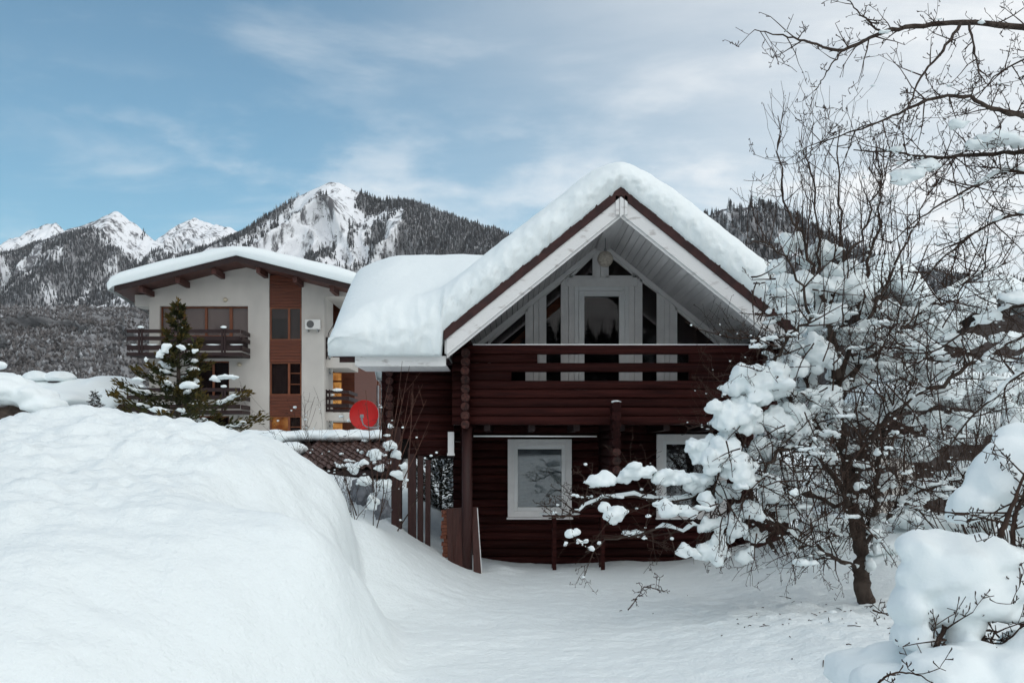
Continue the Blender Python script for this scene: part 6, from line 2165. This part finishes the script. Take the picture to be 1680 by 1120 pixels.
# ------------------------------------------------------------------ evergreens
def sprays(w_pts, rs, n, size, spread, yellow, flat=0.5):
    """flat scale-leaf sprays along a branch: n narrow leaf blades"""
    V_, F_, C_ = [], [], []
    k = len(w_pts)
    for _ in range(n):
        t = rs.uniform(0.12, 1.0) ** 0.8
        i = min(int(t * (k - 1)), k - 2)
        p = w_pts[i].lerp(w_pts[i + 1], rs.random())
        tang = (w_pts[i + 1] - w_pts[i]).normalized()
        sp_ = spread * (1.15 - 0.75 * t)
        p = p + Vector((rs.gauss(0, sp_ * .5), rs.gauss(0, sp_ * .5), rs.gauss(0, sp_ * .35)))
        d = (tang * 1.1 + Vector((rs.gauss(0, .55), rs.gauss(0, .55), rs.gauss(0.12, .4)))).normalized()
        sd_ = d.cross(Vector((rs.gauss(0, 1), rs.gauss(0, 1), rs.gauss(0, 1)))).normalized()
        L_ = size * rs.uniform(0.6, 1.5)
        wv = L_ * rs.uniform(0.10, 0.20)
        b = len(V_)
        V_ += [p, p + d * L_ * .5 + sd_ * wv, p + d * L_, p + d * L_ * .5 - sd_ * wv]
        F_.append((b, b + 1, b + 2, b + 3))
        y = min(1, max(0, yellow * (0.15 + 1.1 * t ** 2.5) * rs.uniform(.3, 1.5)))
        g = rs.random()
        C_ += [(g, y, 0, 1)] * 4
    return V_, F_, C_


def cypress(name, label, base, H, Rmax, nb, seed, leaf, per, mat, yellow, upsweep=0.5, snow=0, crown0=0.05, shape=1.0, frost=None):
    o = thing(name, base, label, 'tree')
    rs = random.Random(seed)
    base = Vector(base)
    tr_ = MB()
    tr_.tube([base + Vector((0, 0, -.3)), base + Vector((0.02, 0, H * .5)), base + Vector((0, 0, H * .96))], [H * .022, H * .014, H * .003], 8)
    V_, F_, C_ = [], [], []
    tips = []
    for i in range(nb):
        t = crown0 + (0.97 - crown0) * (i + rs.random()) / nb
        a = i * 2.399 + rs.uniform(-.4, .4)
        L_ = Rmax * ((1 - t) ** (0.75 * shape)) * rs.uniform(0.55, 1.25) + 0.05 * H * (1 - t * .6)
        p0 = base + Vector((0, 0, H * t))
        out_ = Vector((math.cos(a), math.sin(a), 0))
        up_ = upsweep * (0.4 + 0.9 * t)
        pts_ = [p0, p0 + out_ * L_ * .35 + Vector((0, 0, L_ * .10 * up_)), p0 + out_ * L_ * .7 + Vector((0, 0, L_ * .28 * up_)), p0 + out_ * L_ + Vector((0, 0, L_ * .62 * up_))]
        c_ = catmull(pts_, 4)
        tr_.tube(c_, [H * .006 * (1 - .8 * q / (len(c_) - 1)) for q in range(len(c_))], 4, cap=False)
        v_, f_, k_c = sprays(c_, rs, int(per * (0.35 + L_ / Rmax)), leaf, L_ * 0.20, yellow)
        b = len(V_)
        V_ += v_
        F_ += [tuple(q + b for q in ff) for ff in f_]
        C_ += k_c
        tips.append((c_, L_))
    v_, f_, k_c = sprays([base + Vector((0, 0, H * .78)), base + Vector((0.01, 0, H * .9)), base + Vector((0.03, 0, H * 1.02))], rs, per // 5, leaf * .8, 0.02 * H, yellow * 2.4)
    b = len(V_)
    V_ += v_
    F_ += [tuple(q + b for q in ff) for ff in f_]
    C_ += k_c
    tr_.build('trunk', M['bark'], o, smooth=True)
    Va = np.array([tuple(v) for v in V_]) - np.array(base)
    me = mesh_np('crown', Va, F_, smooth=False)
    Ca = np.array(C_)
    if frost:
        fr_ = (np.random.RandomState(seed).rand(len(V_) // 4) < frost).astype(float)
        Ca[:, 1] = np.repeat(fr_, 4) * 0.9
    setcol(me, Ca)
    link('crown', me, M[mat], o)
    for i in range(snow):
        c_, L_ = rs.choice(tips)
        if L_ < Rmax * .25:
            continue
        if c_[-1].y > base.y + 0.6 * Rmax:
            continue
        q = rs.uniform(.35, .85)
        j = int(q * (len(c_) - 2))
        lm_ = []
        for e in range(rs.randint(2, 4)):
            pp = c_[min(j + e, len(c_) - 1)]
            lm_.append(((pp.x, pp.y - 0.03, pp.z + 0.05 * H / 3.5), (rs.uniform(.08, .15) * H / 3.8, rs.uniform(.08, .13) * H / 3.8, rs.uniform(.05, .09) * H / 3.8), rs.randrange(99)))
        snow_part('snow_clump', lm_, 0.03 * H / 3.8, o, M['snow'], sm=2, noise=0.012)
    return o


cb = at(292, 700, 30)
cy = cypress('young_cypress', 'young dark green cypress with yellowish tips and snow in front of the chalet', (cb.x, cb.y, gh(cb.x, cb.y)), ZZ(496, 30) - gh(cb.x, cb.y), 2.5, 44, 5, 0.17, 210, 'needle', 0.45, 0.72, 46, crown0=0.12, shape=2.0)
for i, (px, py, rx, ry) in enumerate([(272, 570, 11, 12), (262, 582, 9, 10), (370, 590 + 28, 22, 6), (310, 632, 22, 10), (352, 622, 12, 7), (298, 570, 9, 6), (318, 576, 7, 7), (240, 590, 5, 6), (225, 622, 16, 5), (262, 674, 22, 7), (296, 673, 11, 6)]):
    clump(cy, px, py, 28.6, rx, ry, 700 + i, vox=0.04)
tb_ = at(722, 880, 23)
cypress('thuja_bush', 'snow-dusted thuja seen through the open passage under the wing', (tb_.x, tb_.y, gh(tb_.x, 17) - .1), 2.1, 0.75, 46, 9, 0.10, 190, 'thuja', 0.3, 0.9, 12, shape=0.4, frost=0.30)
sb = at(155, 672, 40)
cypress('tiny_spruce', 'tiny spruce sapling poking out of the snow before the snowed-in house', (sb.x, sb.y, ZZ(676, 40)), 0.85, 0.42, 26, 12, 0.10, 50, 'thuja', 0.1, -0.2, 0, shape=0.9, frost=0.4)

# ------------------------------------------------------------------ twig litter on the snow under the apple tree
rl2 = random.Random(21)
lit = MB()
for i in range(70):
    x_l, y_l = rl2.gauss(3.6, 0.9), rl2.gauss(10.6, 1.1)
    z_l = gh(x_l, y_l) + 0.006
    a_l = rl2.random() * 6.28
    L_l = rl2.uniform(0.01, 0.05) if i < 52 else rl2.uniform(0.08, 0.22)
    p_l = Vector((x_l, y_l, z_l))
    q_l = p_l + Vector((math.cos(a_l) * L_l, math.sin(a_l) * L_l, 0.0))
    q_l.z = gh(q_l.x, q_l.y) + 0.008
    lit.tube([p_l, p_l.lerp(q_l, 0.5) + Vector((0, 0, 0.006)), q_l], [0.005, 0.0045, 0.003], 4)
tag(lit.build('twig_litter', M['twig'], None, smooth=True, org=(3.6, 10.6, 0)), 'broken twigs and bark crumbs scattered on the snow under the apple tree', kind='stuff')
# soft fallen clods of snow under the branches
for i in range(6):
    x_l, y_l = rl2.gauss(3.6, 0.8), rl2.uniform(10.2, 12.6)
    r_l = rl2.uniform(0.03, 0.08)
    o_l = snow_part('snow_clod', [((x_l, y_l, gh(x_l, y_l) + 0.01), (r_l, r_l, r_l * 0.6), i), ((x_l + r_l * .7, y_l + .02, gh(x_l, y_l)), (r_l * .6, r_l * .7, r_l * 0.45), i + 40)], 0.02, tree, noise=0.012, nscale=14, sm=2)

finish_snow()

# ================================================================== thin valley air
hz = MB().box(-7000, 7000, -1500, 9500, -40, 1500).build('haze', None)
hm = bpy.data.materials.new('haze')
hm.use_nodes = True
hm.node_tree.nodes.clear()
ho = hm.node_tree.nodes.new('ShaderNodeOutputMaterial')
hv = hm.node_tree.nodes.new('ShaderNodeVolumePrincipled')
hv.inputs['Color'].default_value = (0.86, 0.92, 1.0, 1)
hv.inputs['Density'].default_value = 0.000032
hm.node_tree.links.new(hv.outputs[0], ho.inputs['Volume'])
hz.data.materials.append(hm)
tag(hz, 'thin cold haze filling the valley', kind='stuff')
